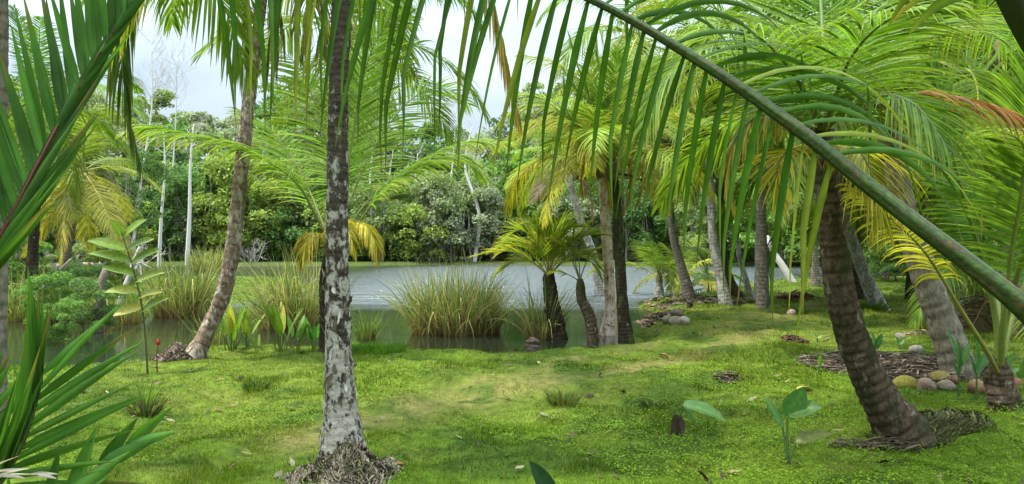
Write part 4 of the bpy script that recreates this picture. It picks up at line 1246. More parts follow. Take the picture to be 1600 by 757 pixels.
palm('straight dark palm trunk on the left bank behind the near fronds', [(46, 452), (51, 400), (55, 330), (58, 240), (60, 150)], (0.15, 0.12), T_DARK, depth0=18.5, n=11, Lf=3.2, cols=GR, seed=65)
palm('tall palm with big fronds filling the sky behind the ringed grey palm', [(1455, 470), (1450, 380), (1448, 250), (1446, 110)], (0.18, 0.13), T_GREY, depth0=15, n=15, Lf=3.8, cols=GR, seed=66, emin=-50)
palm('tall palm behind the straight pale palm with head above the shrubs', [(1590, 480), (1580, 380), (1572, 250), (1560, 90)], (0.18, 0.13), T_GREY, depth0=13, n=14, Lf=3.8, cols=GR, seed=67, emin=-50)
palm('tall palm beyond the big brown palm whose head fills the upper middle', [(1192, 450), (1189, 320), (1186, 190), (1180, 70)], (0.13, 0.1), T_GREY, depth0=18, n=15, Lf=4.0, cols=YG, seed=68, emin=-45)
palm('tall palm in the back whose light green head shows over the black trunk', [(970, 455), (968, 330), (975, 190), (1000, 70)], (0.13, 0.1), T_GREY, depth0=22, n=15, Lf=4.0, cols=YG, seed=69, emin=-45)
palm('tall palm at the back between the big brown palm and the ringed grey palm', [(1318, 450), (1312, 330), (1330, 190), (1362, 60)], (0.14, 0.1), T_GREY, depth0=17, n=15, Lf=4.0, cols=GR, seed=70, emin=-45)
palm('slim palm edge of view far left in front of the dark left bank', [(-14, 760), (-9, 560), (-6, 360), (-5, 160), (-4, 0), (-6, -240)], (0.085, 0.07), T_GREY, depth0=5.0, n=7, Lf=3.0, cols=GR, seed=71, emin=20, seg=20)

# small palms by the water
def small_palm(label, px, py, d, Lf, n, cols, seed, emin=20, stem=0.25, sr=0.09, mat=T_GREY):
    x = XF(px, d); g = np.array([x, d, max(h1(x, d), WATER)])
    r = empty('young_palm', g, label, 'palm tree')
    top = g + np.array([0, 0, stem])
    add_trunk(r, [g - [0, 0, 0.1], (g + top) / 2, top], [sr * 1.3, sr, sr * 0.7], mat, 12, 0.06, 0.1, 0.1, seed)
    crown(r, top, n, Lf, cols, seed, emin, 84)
    return r
d_ = 23.5
small_palm('small upright palm with thick pale stalks at the lake edge', 1030, 460, d_, 2.3, 8, YG, 81, 25, 0.7, 0.13, T_PALE)
small_palm('small yellow-green palm at the lake edge behind the slender grey palm', 1066, 455, 26.5, 2.2, 9, GOLD, 82, 10, 0.4)
small_palm('little dark green palm beside the pale ringed palm', 1108, 452, 26, 1.5, 9, DG, 83, 5, 0.15)
small_palm('low palm sprout in the dark under the bushes', 1440, 470, 24, 1.6, 8, DG, 84, 5, 0.15)

# M: the big brown palm, curved
gM = G(1412, 684); dM = gM[1]
rM = empty('coconut_palm', gM, 'big brown palm with ringed trunk curving up from a mossy root bank', 'palm tree')
MP = [gM + [0.06, 0.04, -0.45], gM + [0.0, 0.03, 0.02], W(1386, 640, dM), W(1360, 595, dM), W(1333, 530, dM - .05), W(1313, 460, dM - .1), W(1302, 390, dM - .1), W(1294, 310, dM - .1), W(1287, 240, dM - .1), W(1284, 205, dM - .1)]
add_trunk(rM, MP, [0.30, 0.21, 0.155, 0.13, 0.117, 0.108, 0.098, 0.09, 0.087, 0.09], T_BROWN, 30, 0.075, 0.09, 0.06, 11)
root_heap(rM, gM + [0.2, 0.06, 0], 0.5, 0.10, 1200, 15, (0.085, 0.082, 0.032), (1.15, 0.5), -1.3, 0.75)
cM = MP[-1]
def mf(pts, L, n, seed, **kw):
    a = dict(rad=0.026, width=0.022, var=0.4, droop=0.6, seg=6, ang=(66, 26), t0=0.16, fold=0.2, col=(0.075, 0.15, 0.014), tip=(0.17, 0.21, 0.024), ribcol=(0.10, 0.13, 0.03)); a.update(kw)
    add_frond(rM, [cM] + [W(x, y, dM + dz) for x, y, dz in pts], L, n, seed=seed, **a)
mf([(1288, 120, 0), (1284, 30, .2), (1278, -70, .5), (1270, -160, 1.0)], 0.95, 70, 1, droop=0.15, ribcol=(0.1, 0.15, 0.035), t0=0.12)
mf([(1330, 130, .3), (1390, 70, .6), (1470, 40, 1), (1560, 60, 1.4), (1620, 120, 1.6)], 0.95, 76, 2)
mf([(1245, 140, -.3), (1190, 90, -.6), (1120, 75, -.9), (1050, 110, -1.1), (1010, 190, -1.2)], 0.9, 74, 3)
mf([(1250, 165, .5), (1220, 160, .9), (1203, 200, 1.1), (1203, 250, 1.2), (1210, 295, 1.2)], 0.62, 60, 4, width=0.028, col=(0.04, 0.1, 0.016), tip=(0.08, 0.13, 0.02), droop=0.8)
mf([(1240, 190, -.4), (1190, 180, -.8), (1150, 215, -1.0), (1140, 270, -1.0), (1150, 330, -1.0)], 0.42, 60, 5, col=(0.2, 0.2, 0.03), tip=(0.4, 0.32, 0.06), yellow=0.4, ycol=(0.45, 0.36, 0.08), droop=1.4, ang=(20, 7), rad=0.022)
mf([(1320, 175, -.5), (1375, 150, -1), (1430, 165, -1.3), (1480, 230, -1.5)], 0.85, 66, 6)
mf([(1265, 150, .8), (1230, 60, 1.6), (1160, 0, 2.2), (1070, -20, 2.6)], 0.95, 74, 7, droop=0.4)
mf([(1310, 130, .9), (1350, 40, 1.8), (1420, -20, 2.6), (1500, -40, 3)], 0.95, 74, 8, droop=0.4)
mf([(1265, 240, -.5), (1235, 235, -.8), (1215, 262, -.9), (1220, 315, -.9)], 0.5, 50, 9, col=(0.36, 0.3, 0.03), tip=(0.42, 0.34, 0.05), rad=0.02, droop=0.6)
mf([(1310, 225, -.2), (1345, 240, -.4), (1370, 300, -.5), (1375, 350, -.5)], 0.6, 50, 10, col=(0.3, 0.28, 0.03), tip=(0.42, 0.34, 0.05), rad=0.02, droop=0.8)
mf([(1300, 170, -.8), (1330, 90, -1.4), (1390, 30, -1.8), (1470, 10, -2)], 0.9, 66, 11, droop=0.6)
mf([(1270, 170, -.7), (1235, 110, -1.3), (1180, 55, -1.7), (1100, 40, -2.0)], 0.85, 66, 12, droop=0.7)

mf([(1325, 172, -.4), (1380, 163, -.9), (1450, 148, -1.1), (1560, 168, -1.3), (1650, 220, -1.4)], 0.42, 56, 13, col=(0.2, 0.085, 0.03), tip=(0.24, 0.11, 0.05), ribcol=(0.28, 0.13, 0.05), droop=1.1, twist=1.0, width=0.018,
   ang=(46, 18), t0=0.28, label='dry reddish-brown frond', yellow=0.2, ycol=(0.3, 0.17, 0.07))
# N: ringed grey palm
rN, tN = palm('stout grey palm with clear ring scars leaning left over the coconut heap', [(1506, 592), (1486, 540), (1456, 460), (1428, 380), (1404, 290), (1392, 215)], (0.215, 0.14), T_GREY, lean=0.2, n=13, Lf=3.4, cols=GR, seed=33, emin=28, det=1, ringd=0.17, rdep=0.09, seg=22, lump=0.03, flare=1.2)
dN = float(rN.location[1])
add_frond(rN, [tN, W(1360, 170, dN - .5), W(1310, 165, dN - .9), W(1262, 215, dN - 1.2), W(1232, 300, dN - 1.3)], 0.75, 64, rad=0.022, width=0.03, droop=0.8, seg=5, seed=121, col=(0.05, 0.115, 0.018), tip=(0.1, 0.15, 0.02))

# O: young palm at the right edge, long stalks
gO = G(1568, 660); dO = gO[1]
rO = empty('coconut_palm', gO, 'young palm with long bare yellow-green stalks and shaggy brown foot at the right edge', 'palm tree')
add_trunk(rO, [gO - [0, 0, 0.1], W(1566, 620, dO), W(1562, 585, dO), W(1560, 560, dO)], [0.14, 0.115, 0.09, 0.06], T_BROWN, 16, 0.05, 0.1, 0.4, 7)
cO = W(1562, 590, dO)
def of(pts, L, n, seed, **kw):
    a = dict(rad=0.034, width=0.034, droop=0.35, seg=5, ang=(66, 26), t0=0.42, fold=0.2, col=(0.07, 0.155, 0.02), tip=(0.13, 0.2, 0.025), ribcol=(0.16, 0.19, 0.04)); a.update(kw)
    add_frond(rO, [cO] + [W(x, y, dO + dz) for x, y, dz in pts], L, n, seed=seed, **a)
of([(1556, 500, 0), (1533, 400, -.1), (1509, 320, -.2), (1482, 210, -.3), (1455, 100, -.4)], 0.62, 62, 1, up=(0.25, -1, 0.3), vee=0.05, t0=0.36, droop=0.15)
of([(1568, 500, -.2), (1580, 400, -.4), (1595, 307, -.6), (1603, 200, -.8), (1600, 80, -1.0)], 0.7, 60, 2, up=(-0.1, -1, 0.3), t0=0.36, droop=0.2, col=(0.10, 0.18, 0.022))
of([(1545, 555, -.2), (1500, 482, -.4), (1448, 398, -.6), (1395, 345, -.8), (1325, 290, -.9)], 0.36, 34, 3, t0=0.5, col=(0.3, 0.29, 0.03), tip=(0.45, 0.36, 0.05), droop=0.9, rad=0.024, ribcol=(0.22, 0.2, 0.05))
of([(1575, 520, .2), (1610, 420, .3), (1650, 330, .3), (1720, 260, .3)], 0.8, 50, 4)
of([(1560, 500, .4), (1555, 380, .8), (1548, 250, 1.1), (1520, 120, 1.4), (1470, 30, 1.6)], 0.9, 62, 5, droop=0.3)
of([(1572, 500, .1), (1590, 430, -.2), (1612, 330, -.5), (1600, 230, -.9), (1550, 200, -1.3)], 0.6, 50, 6, col=(0.12, 0.19, 0.022))

# R0: near palm just outside the view on the right: its huge frond arches across the picture
xr = W(1840, 760, 2.0); gR = np.array([xr[0], xr[1], h1(xr[0], xr[1])])
rR = empty('coconut_palm', gR, 'near palm whose huge arching green frond sweeps across the whole upper picture', 'palm tree')
cR = W(1830, 720, 2.0)
add_trunk(rR, [gR - [0, 0, 0.1], (gR + cR) / 2, cR], [0.2, 0.16, 0.12], T_BROWN, 20, 0.06, 0.1, 0.08, 13)
HP = [cR, W(1740, 632, 2.0), W(1600, 482, 2.05), W(1400, 325, 2.2), W(1230, 190, 2.32), W(1080, 88, 2.42), W(930, 3, 2.5), W(760, -62, 2.58), W(600, -92, 2.64), W(450, -82, 2.68), W(330, -30, 2.7)]
o0 = gR
P = spline(HP, 110) - o0
V, Fq, Cc = leaflets(P, 0.92, 46, t0=0.33, width=0.028, droop=(1.25, 0.28), seg=10, ang=(122, 66), vee=(0.6, -1.15), up=(0, -0.6, 1), kink=0.5, col=(0.026, 0.072, 0.006), tip=(0.05, 0.09, 0.009), yellow=0.1, ycol=(0.14, 0.16, 0.02),
                     seed=200, twist=0.45, fold=0.25, miss=0.03, prof=([0, 0.1, 0.25, 0.5, 0.75, 1], [0.6, 0.75, 0.62, 0.75, 0.85, 0.55]), hang=0.15)
fr = link('frond', make_mesh('frond', V, Fq, Cc, [M_PALM]), rR); fr['label'] = 'huge deep green frond arching over the view'
t = np.linspace(0, 1, 110)
sg_ = 28
a_ = np.linspace(0, 2 * math.pi, sg_, endpoint=False)
Rr = np.interp(t, [0, 0.18, 0.36, 0.6, 0.8, 1], [0.045, 0.027, 0.021, 0.012, 0.007, 0.003])[:, None]
groove = 1 - 0.14 * np.exp(-((np.abs(np.angle(np.exp(1j * (a_ - 3.6))))) / 0.28) ** 2) - 0.1 * np.exp(-((np.abs(np.angle(np.exp(1j * (a_ - 0.6))))) / 0.3) ** 2) + 0.02 * np.sin(a_ * 9)
V, Fq = tube(P, Rr * groove[None, :] * (1 + 0.03 * (vnoise(t[:, None] * 60, a_[None] * 1.5, 77) - 0.5)), sg_)
st_ = 0.55 + 0.9 * vnoise(t[:, None] * 5 + 3, a_[None] * 3.2 + 5, 78) * vnoise(t[:, None] * 40, a_[None] * 5, 79) * 2
fl_ = sstep(0.74, 0.8, vnoise(t[:, None] * 90, a_[None] * 6, 80))[..., None]
cr_ = np.array([0.02, 0.038, 0.006]) * st_[..., None]
cr_ = (cr_ * (1 - fl_) + np.array([0.05, 0.03, 0.014]) * fl_).reshape(-1, 3)
link('midrib', make_mesh('midrib', V, Fq, np.vstack([cr_, cr_[-1:], cr_[:1]]), [M_RIB]), fr)
add_frond(rR, [cR, W(1760, 420, 1.7), W(1660, 150, 1.45), W(1590, 20, 1.35), W(1480, -200, 1.3), W(1350, -420, 1.3), W(1150, -520, 1.3)], 0.3, 40, rad=0.06, width=0.037, droop=0.8, seg=6, seed=201, t0=0.66, col=(0.05, 0.1, 0.015), ribcol=(0.02, 0.026, 0.01), label='dark frond stalk crossing the upper corner')
# left: dark feather palm close to the camera
gL = np.array([-1.75, 1.75, h1(-1.75, 1.75)])
rL = empty('feather_palm', gL, 'near dark green feather palm with red stalk filling the left side', 'palm tree')
def lf(pts, L, n, seed, **kw):
    a = dict(rad=0.012, width=0.036, droop=0.12, seg=6, t0=0.2, fold=0.3, col=(0.032, 0.09, 0.011), tip=(0.045, 0.11, 0.013), var=0.35, twist=0.3, ribcol=(0.05, 0.06, 0.02), miss=0.0, ns=60); a.update(kw)
    add_frond(rL, [W(*p) for p in pts], L, n, seed=seed, **a)
foot = (-330, 1000, 1.7)
lf([foot, (-170, 640, 1.65), (-60, 465, 1.6), (0, 372, 1.6), (50, 275, 1.62), (100, 180, 1.65), (150, 92, 1.68), (195, 25, 1.7), (235, -30, 1.72)], 0.36, 42, 1, up=(0.35, -1, 0.1), ang=(10, 6), angr=(45, 32), ribcol=(0.07, 0.014, 0.012), t0=0.42, vee=(-1.25, -0.1), droop=0.0, width=0.024,
   prof=([0, 0.3, 1], [1.0, 1.0, 0.55]), label='frond with dark red stalk', twist=0.25)
lf([foot, (-120, 880, 1.5), (-10, 770, 1.45), (35, 695, 1.45), (56, 635, 1.45), (68, 578, 1.45)], 0.30, 26, 2, up=(0.15, -1, 0), ang=(50, 36), angr=(24, 12), t0=0.42, width=0.02, prof=([0, 0.5, 1], [1.05, 1.0, 0.7]), droop=0.06)
lf([foot, (-50, 950, 1.4), (60, 830, 1.4), (120, 758, 1.42), (165, 722, 1.45), (205, 695, 1.48), (240, 682, 1.5)], 0.19, 8, 4, up=(0.1, -1, 0.3), ang=(20, 12), angr=(50, 10), t0=0.5, width=0.034, prof=([0, 0.5, 1], [1.0, 0.9, 0.45]), droop=0.05)
lf([foot, (-180, 840, 1.6), (-80, 740, 1.6), (-35, 655, 1.6), (-18, 590, 1.6)], 0.22, 12, 5, up=(0.1, -1, 0), ang=(34, 14), angr=(24, 12), t0=0.5, width=0.03, droop=0.0)
lf([foot, (-170, 820, 1.3), (-60, 752, 1.28), (10, 742, 1.26), (70, 742, 1.26)], 0.12, 12, 6, up=(0, -0.3, 1), ang=(14, 8), t0=0.5, width=0.014, col=(0.13, 0.125, 0.10), tip=(0.17, 0.16, 0.13), ribcol=(0.25, 0.22, 0.18), label='withered grey frond', rad=0.007)
V, Fq = tube(spline([gL + [-0.1, 0, -0.1], (gL + W(*foot)) / 2, W(*foot) + [0, 0, 0.12]], 12) - gL, np.linspace(0.07, 0.045, 12), 10)
link('trunk', make_mesh('trunk', V, Fq, np.full((len(V), 3), 1.0) * np.array([0.09, 0.1, 0.035]), [M_STEM]), rL)

# ---------------------------------------------------------------- small plants on the lawn
def stem_leaves(name, g, label, stem_pts, r, leaves, cat='plant', scol=(0.06, 0.075, 0.025), mat=None):
    """stem_pts and leaves in world coordinates; leaves: (base, tip, width, col, droop)"""
    o = empty(name, g, label, cat); acc = Acc()
    for sp, rad in zip(stem_pts, r):
        S = spline(sp, 14) - g
        V, Fq = tube(S, np.linspace(rad, rad * 0.5, 14), 6); acc.add(V, Fq, scol)
    link('stem', acc.mesh('stem', [M_STEM]), o)
    rng = rng_of(len(label))
    for b, tp, w, col, dr in leaves:
        v = np.asarray(tp) - np.asarray(b); L = np.linalg.norm(v)
        V, Fq, C = blade_leaf(b, v / L + np.array([0, 0, dr * 0.75]), L * 1.04, w, col, dr, 8, rng=rng, tipcol=None, up=(0.25, -0.6, 0.75))
        link('leaf', make_mesh('leaf', V - g, Fq, C, [M_BROAD]), o)
    return o
# sapling with paired light leaves behind the dark fronds
gS = G(231, 586); dS = gS[1]
lv = []
LC = (0.13, 0.2, 0.025)
for (bx, by), (tx, ty), c in [((190, 368), (172, 345), LC), ((192, 372), (228, 345), LC), ((196, 390), (138, 378), LC), ((198, 392), (240, 375), LC), ((203, 408), (140, 398), LC), ((205, 412), (250, 392), LC), ((210, 428), (160, 420), LC),
                           ((212, 440), (256, 428), (0.17, 0.21, 0.02)), ((216, 455), (165, 458), (0.2, 0.22, 0.022)), ((218, 465), (252, 458), (0.25, 0.25, 0.02)), ((220, 480), (178, 495), (0.24, 0.23, 0.022)), ((222, 486), (262, 468), LC)]:
    lv.append((W(bx, by, dS), W(tx, ty, dS - 0.12), 0.16, np.array(c), 0.25))
stem_leaves('sapling', gS, 'thin sapling with paired long yellow-green leaves beside the lake', [[gS - [0, 0, .05], W(228, 540, dS), W(222, 480, dS), W(208, 420, dS), W(189, 362, dS)]], [0.014], lv)
gS2 = G(246, 586); dS2 = gS2[1]
o = stem_leaves('flower_stalk', gS2, 'thin bare stalk tipped with a red bud standing in the grass', [[gS2 - [0, 0, .03], W(245, 560, dS2), W(247, 536, dS2)]], [0.011], [], 'flower', (0.13, 0.05, 0.03))
pb = spline([W(247, 540, dS2), W(247, 535, dS2), W(247, 529, dS2)], 6) - gS2
V, Fq = tube(pb, [0.012, 0.022, 0.026, 0.024, 0.015, 0.004], 8)
link('bud', make_mesh('bud', V, Fq, np.full((len(V), 3), 1.0) * np.array([0.42, 0.05, 0.02]), [M_BROAD]), o)

def tuft(px, py, R, H, n, label, seed, cols, name='grass_tuft', cat='grass tuft', droop=0.8, wid=0.004):
    rng = rng_of(seed); g = G(px, py)
    a = rng.uniform(0, 6.28, n); r = R * np.sqrt(rng.random(n)) * 0.7
    b = np.stack([r * np.cos(a), r * np.sin(a), np.full(n, -0.01)], 1)
    out = np.stack([np.cos(a), np.sin(a), np.zeros(n)], 1)
    dr = norm(out * rng.uniform(0.2, 1.0, n)[:, None] + [0, 0, 1]); L = H * rng.uniform(0.6, 1.3, n); pos = b
    sd = norm(np.cross(dr, rng.normal(0, 1, (n, 3)))); rows = []
    for q in range(5):
        w = wid * max(0.1, 1 - (q / 4) ** 2)
        rows.append(np.stack([pos - sd * w, pos + sd * w], 1))
        dr = norm(dr + GRAV * droop * q * 0.12); pos = pos + dr * (L / 4)[:, None]
    V = np.stack(rows, 1).reshape(-1, 3)
    bb = np.arange(n)[:, None] * 10 + np.arange(4)[None] * 2
    Fq = np.stack([bb, bb + 1, bb + 3, bb + 2], -1).reshape(-1, 4)
    C = np.array(cols)[rng.integers(0, len(cols), n)] * rng.uniform(0.7, 1.3, n)[:, None]
    return tag(link(name, make_mesh(name, V, Fq, np.repeat(C, 10, 0), [M_GRASS], False), None, tuple(g)), label, cat)
GRN, YEL, BRN, DRK = (0.08, 0.16, 0.018), (0.2, 0.19, 0.06), (0.1, 0.07, 0.04), (0.025, 0.045, 0.012)
tuft(880, 632, 0.17, 0.15, 420, 'grass tuft with brown base in the middle of the lawn', 1, [GRN, GRN, YEL, BRN])
tuft(1250, 489, 0.22, 0.16, 300, 'bright green grass tuft alone on the far lawn', 2, [GRN, GRN, (0.06, 0.15, 0.015)])
tuft(1365, 488, 0.32, 0.3, 260, 'grass tuft at the foot of the tilted pale palm', 3, [GRN, (0.06, 0.13, 0.015)], wid=0.007)
tuft(228, 650, 0.13, 0.22, 160, 'dark root stub sprouting thin leaves on the left lawn', 4, [BRN, DRK, DRK, (0.14, 0.18, 0.03)], 'root_stub', 'stub', 1.2, 0.006)
tuft(228, 634, 0.07, 0.26, 40, 'fresh leaves sprouting above the dark root stub', 5, [(0.12, 0.19, 0.03)], 'sprout', 'plant', 0.6, 0.009)
tuft(1022, 644, 0.12, 0.13, 200, 'small dark leafy clump left of the drooping broad-leaved seedling', 6, [DRK, DRK, (0.03, 0.05, 0.02), (0.06, 0.1, 0.02)], 'weed_clump', 'plant', 1.3, 0.008)
tuft(400, 610, 0.16, 0.1, 220, 'dark weedy hollow left of the mottled trunk', 7, [DRK, DRK, GRN], 'weed_clump', 'plant', 1.0, 0.006)
tuft(590, 552, 0.5, 0.16, 900, 'raised hummock of bright grass at the water edge right of the mottled trunk', 8, [(0.08, 0.17, 0.015), (0.06, 0.15, 0.015)], 'grass_hummock', 'grass tuft', 0.9, 0.006)
tuft(1500, 650, 0.15, 0.09, 120, 'pale fern sprout on the mossy root bank', 9, [(0.1, 0.16, 0.03)], 'fern', 'plant', 1.2, 0.006)
tuft(1450, 520, 0.14, 0.3, 60, 'yellow-green sprout left of the ringed grey palm', 10, [(0.3, 0.3, 0.04), (0.2, 0.25, 0.03)], 'sprout', 'plant', 0.7, 0.014)

# broad-leaved seedlings
def seedling(px, py, label, leaves, stems, seed=0):
    g = G(px, py); d = g[1]
    ll = [(W(bx, by, d), W(tx, ty, d + dz), w, np.array(c), dr) for (bx, by), (tx, ty), dz, w, c, dr in leaves]
    st = [[g - [0, 0, 0.03]] + [W(x, y, d) for x, y in s] for s in stems]
    return stem_leaves('seedling', g, label, st, [0.010 + 0.0006 * d] * len(st), ll, scol=(0.06, 0.1, 0.025))
BL = (0.06, 0.15, 0.035); BG = (0.10, 0.2, 0.05)
seedling(1230, 724, 'seedling with two large upright leaves on a dark stalk in the near grass',
         [((1230, 652), (1256, 606), -.05, 0.16, BL, 0.05), ((1232, 648), (1284, 638), -.1, 0.15, BG, 0.35), ((1222, 668), (1196, 622), 0.1, 0.08, BL, 0.1), ((1243, 690), (1300, 680), -.05, 0.085, (0.13, 0.15, 0.03), 0.3)],
         [[(1230, 690), (1230, 650)], [(1228, 700), (1222, 664)], [(1238, 705), (1244, 690)]])
seedling(1058, 682, 'seedling with one large drooping leaf and withered brown leaf sheaths',
         [((1068, 632), (1132, 662), -.12, 0.15, BG, 0.35), ((1066, 640), (1090, 668), 0.05, 0.05, BL, 0.3), ((1058, 648), (1050, 684), -.03, 0.07, (0.045, 0.03, 0.02), 0.1), ((1062, 650), (1066, 684), -.05, 0.07, (0.04, 0.026, 0.018), 0.1)],
         [[(1060, 660), (1068, 632)], [(1054, 660), (1052, 636)]])
seedling(1280, 588, 'little seedling with one bright leaf at the edge of the dark mulch', [((1280, 572), (1282, 553), -.02, 0.08, (0.13, 0.23, 0.02), 0.05), ((1279, 580), (1273, 572), 0, 0.03, BG, 0.1)], [[(1280, 572)], [(1284, 578)]])
seedling(1498, 620, 'tall seedling with pointed leaves in front of the ringed grey palm', [((1498, 585), (1496, 530), -.05, 0.11, BL, 0.05), ((1498, 575), (1516, 535), 0.05, 0.08, BG, 0.1), ((1498, 590), (1484, 560), 0, 0.07, BG, 0.2), ((1500, 570), (1480, 515), 0.1, 0.07, BL, 0.1)], [[(1498, 600), (1498, 580)]])
seedling(1526, 624, 'seedling with narrow pointed leaves between the ringed grey palm and the young palm', [((1526, 580), (1526, 525), -.05, 0.09, BL, 0.05), ((1526, 585), (1546, 545), 0.05, 0.08, BL, 0.15), ((1526, 590), (1512, 550), 0.05, 0.07, BG, 0.15)], [[(1526, 600), (1526, 580)]])
seedling(1560, 622, 'low seedling with wide leaf spreading right of the young palm foot', [((1562, 590), (1584, 552), -.05, 0.1, BG, 0.25), ((1562, 596), (1592, 576), 0, 0.09, BG, 0.3)], [[(1562, 600)]])
seedling(1592, 600, 'dark broad-leaved seedling at the right border of the lawn', [((1592, 590), (1604, 560), -.2, 0.14, BL, 0.2), ((1592, 594), (1578, 570), -.2, 0.12, BL, 0.2)], [[(1592, 592)]])
seedling(1368, 556, 'upright seedling at the left end of the mulch behind the big brown palm', [((1368, 545), (1360, 516), 0, 0.1, BG, 0.05), ((1368, 545), (1378, 522), 0, 0.09, BL, 0.1)], [[(1368, 545)]])
seedling(1405, 545, 'tiny dark seedling in the lawn behind the mulch', [((1404, 537), (1399, 526), 0, 0.08, BL, 0.1), ((1404, 538), (1412, 530), 0, 0.08, BL, 0.1)], [[(1404, 537)]])
seedling(1277, 535, 'small pale seedling left of the big brown palm trunk', [((1277, 528), (1270, 520), 0, 0.06, BG, 0.2), ((1277, 528), (1286, 524), 0, 0.06, (0.16, 0.2, 0.04), 0.2)], [[(1277, 528)]])
# dark leaf poking into the bottom of the view
gq = np.array([W(862, 900, 3.0)[0], 3.0, h1(0.15, 3.0)])
stem_leaves('seedling', gq, 'dark glossy leaf poking up at the bottom of the view', [[gq - [0, 0, .02], W(872, 850, 2.6), W(868, 800, 2.45)]], [0.008],
            [(W(872, 800, 2.45), W(828, 724, 2.4), 0.082, np.array([0.012, 0.035, 0.012]), 0.1)])
# withered leaf in the near grass
def dead_leaf(px, py, L, label, seed, col, up=0.8, name='dead_leaf', ang=None):
    rng = rng_of(seed); g = G(px, py)
    a = rng.uniform(0, 6.28) if ang is None else ang
    V, Fq, C = blade_leaf((0, 0, 0.01), (math.cos(a), math.sin(a), up), L, L * 0.4, col, 0.6, 8, fold=0.9, rng=rng)
    return tag(link(name, make_mesh(name, V, Fq, C, [M_WOOD]), None, tuple(g)), label, 'dead leaf')
dead_leaf(1104, 757, 0.11, 'curled dark brown leaf standing in the grass at the bottom', 1, (0.06, 0.03, 0.02), 2.0)
dead_leaf(1246, 612, 0.2, 'yellow fallen leaf behind the two-leaved seedling', 2, (0.42, 0.3, 0.09), 0.15, ang=0.2)
dead_leaf(610, 735, 0.16, 'orange-brown bark scrap on the root heap', 3, (0.3, 0.15, 0.06), 0.2)
dead_leaf(1030, 556, 0.16, 'tan fallen leaf on the lawn in front of the black trunk', 4, (0.3, 0.18, 0.09), 0.1)
dead_leaf(838, 560, 0.14, 'tan fallen leaf on the lawn below the young yellow palm', 5, (0.28, 0.2, 0.1), 0.1)

# ---------------------------------------------------------------- coconuts, debris, stumps
def coconut(px, py, L, label, seed, col, tilt=None, group=None, dz=0.0):
    rng = rng_of(seed); g = G(px, py)
    nu, nv = 18, 14
    u = np.linspace(0, 2 * math.pi, nu, endpoint=False); v = np.linspace(0.03, math.pi - 0.03, nv)
    VV, UU = np.meshgrid(v, u, indexing='ij')
    r = np.sin(VV) * (1 + 0.07 * np.cos(3 * UU)) * (0.36 + 0.05 * np.cos(VV))
    z = -0.5 * np.cos(VV) * (1 + 0.06 * (np.cos(VV) > 0.8))
    V = np.stack([r * np.cos(UU), r * np.sin(UU), z], -1).reshape(-1, 3) * L
    V += rng.normal(0, 0.004, V.shape) * L * 2
    i = np.arange(nv - 1)[:, None] * nu; j = np.arange(nu)[None]
    Fq = np.stack([i + j, i + (j + 1) % nu, i + nu + (j + 1) % nu, i + nu + j], -1).reshape(-1, 4)
    zz = V[:, 2] / L
    C = np.asarray(col)[None] * (1 - 0.45 * sstep(0.3, 0.5, zz))[:, None] * (0.85 + 0.3 * vnoise(V[:, 0] / L * 5 + 9, V[:, 2] / L * 5 + 9, seed))[:, None]
    o = link('coconut', make_mesh('coconut', V * 0.86 * (1 + 0.05 * (vnoise(V[:, 0] / L * 7 + 3, V[:, 2] / L * 7 + V[:, 1] / L * 5 + 3, seed + 7) - 0.5)[:, None]), Fq, C * 0.72, [M_WOOD]), None, (g[0], g[1], g[2] + L * 0.16 + dz))
    o.rotation_euler = tilt if tilt else (1.45, rng.uniform(-0.3, 0.3), rng.uniform(0, 6.28))
    return tag(o, label, 'coconut', group)
CG = 'coconuts lying on the lawn'
coconut(665, 545, 0.24, 'pinkish weathered coconut at the water edge before the large reed clump', 1, (0.34, 0.22, 0.16), group=CG)
coconut(376, 596, 0.13, 'small dark brown coconut husk alone on the left lawn', 2, (0.07, 0.03, 0.018), group=CG)
coconut(1042, 504, 0.3, 'grey-brown coconut at the near left of the small pale heap', 3, (0.26, 0.22, 0.16), group=CG)
coconut(1056, 506, 0.32, 'pale coconut at the front of the small heap behind the black trunk', 4, (0.34, 0.28, 0.2), group=CG)
coconut(1069, 507, 0.33, 'palest coconut at the right end of the small heap behind the black trunk', 5, (0.42, 0.36, 0.27), group=CG)
coconut(1057, 500, 0.3, 'brown coconut at the back of the small heap behind the black trunk', 6, (0.2, 0.15, 0.1), group=CG, dz=0.08)
coconut(1237, 493, 0.26, 'single pinkish coconut on the far lawn beside the bright grass tuft', 7, (0.4, 0.3, 0.24), group=CG)
coconut(1415, 606, 0.29, 'yellow-green coconut nearest to the big brown palm trunk', 8, (0.26, 0.22, 0.045), group=CG)
coconut(1447, 611, 0.30, 'split pinkish husk beside the yellow-green coconut', 9, (0.3, 0.2, 0.14), group=CG)
coconut(1469, 598, 0.28, 'greenish-yellow coconut lying above the split pink husk', 10, (0.22, 0.17, 0.05), group=CG)
coconut(1478, 609, 0.22, 'grey husk right of the split pinkish one', 11, (0.24, 0.19, 0.14), group=CG)
coconut(1491, 598, 0.19, 'round reddish-brown coconut against the ringed grey palm', 12, (0.19, 0.1, 0.06), group=CG)
coconut(1450, 596, 0.2, 'dark old husk behind the greenish-yellow coconut', 13, (0.09, 0.065, 0.045), group=CG)
coconut(1526, 614, 0.3, 'orange-brown torn husk left of the young palm foot', 14, (0.3, 0.17, 0.08), group=CG)
coconut(1548, 606, 0.24, 'brown husk behind the young palm foot', 15, (0.16, 0.1, 0.06), group=CG)
coconut(1586, 606, 0.24, 'reddish husk right of the young palm foot', 16, (0.22, 0.1, 0.06), group=CG)
coconut(128, 614, 0.11, 'pale husk in the grass behind the dark fronds on the left', 17, (0.38, 0.28, 0.2), group=CG)
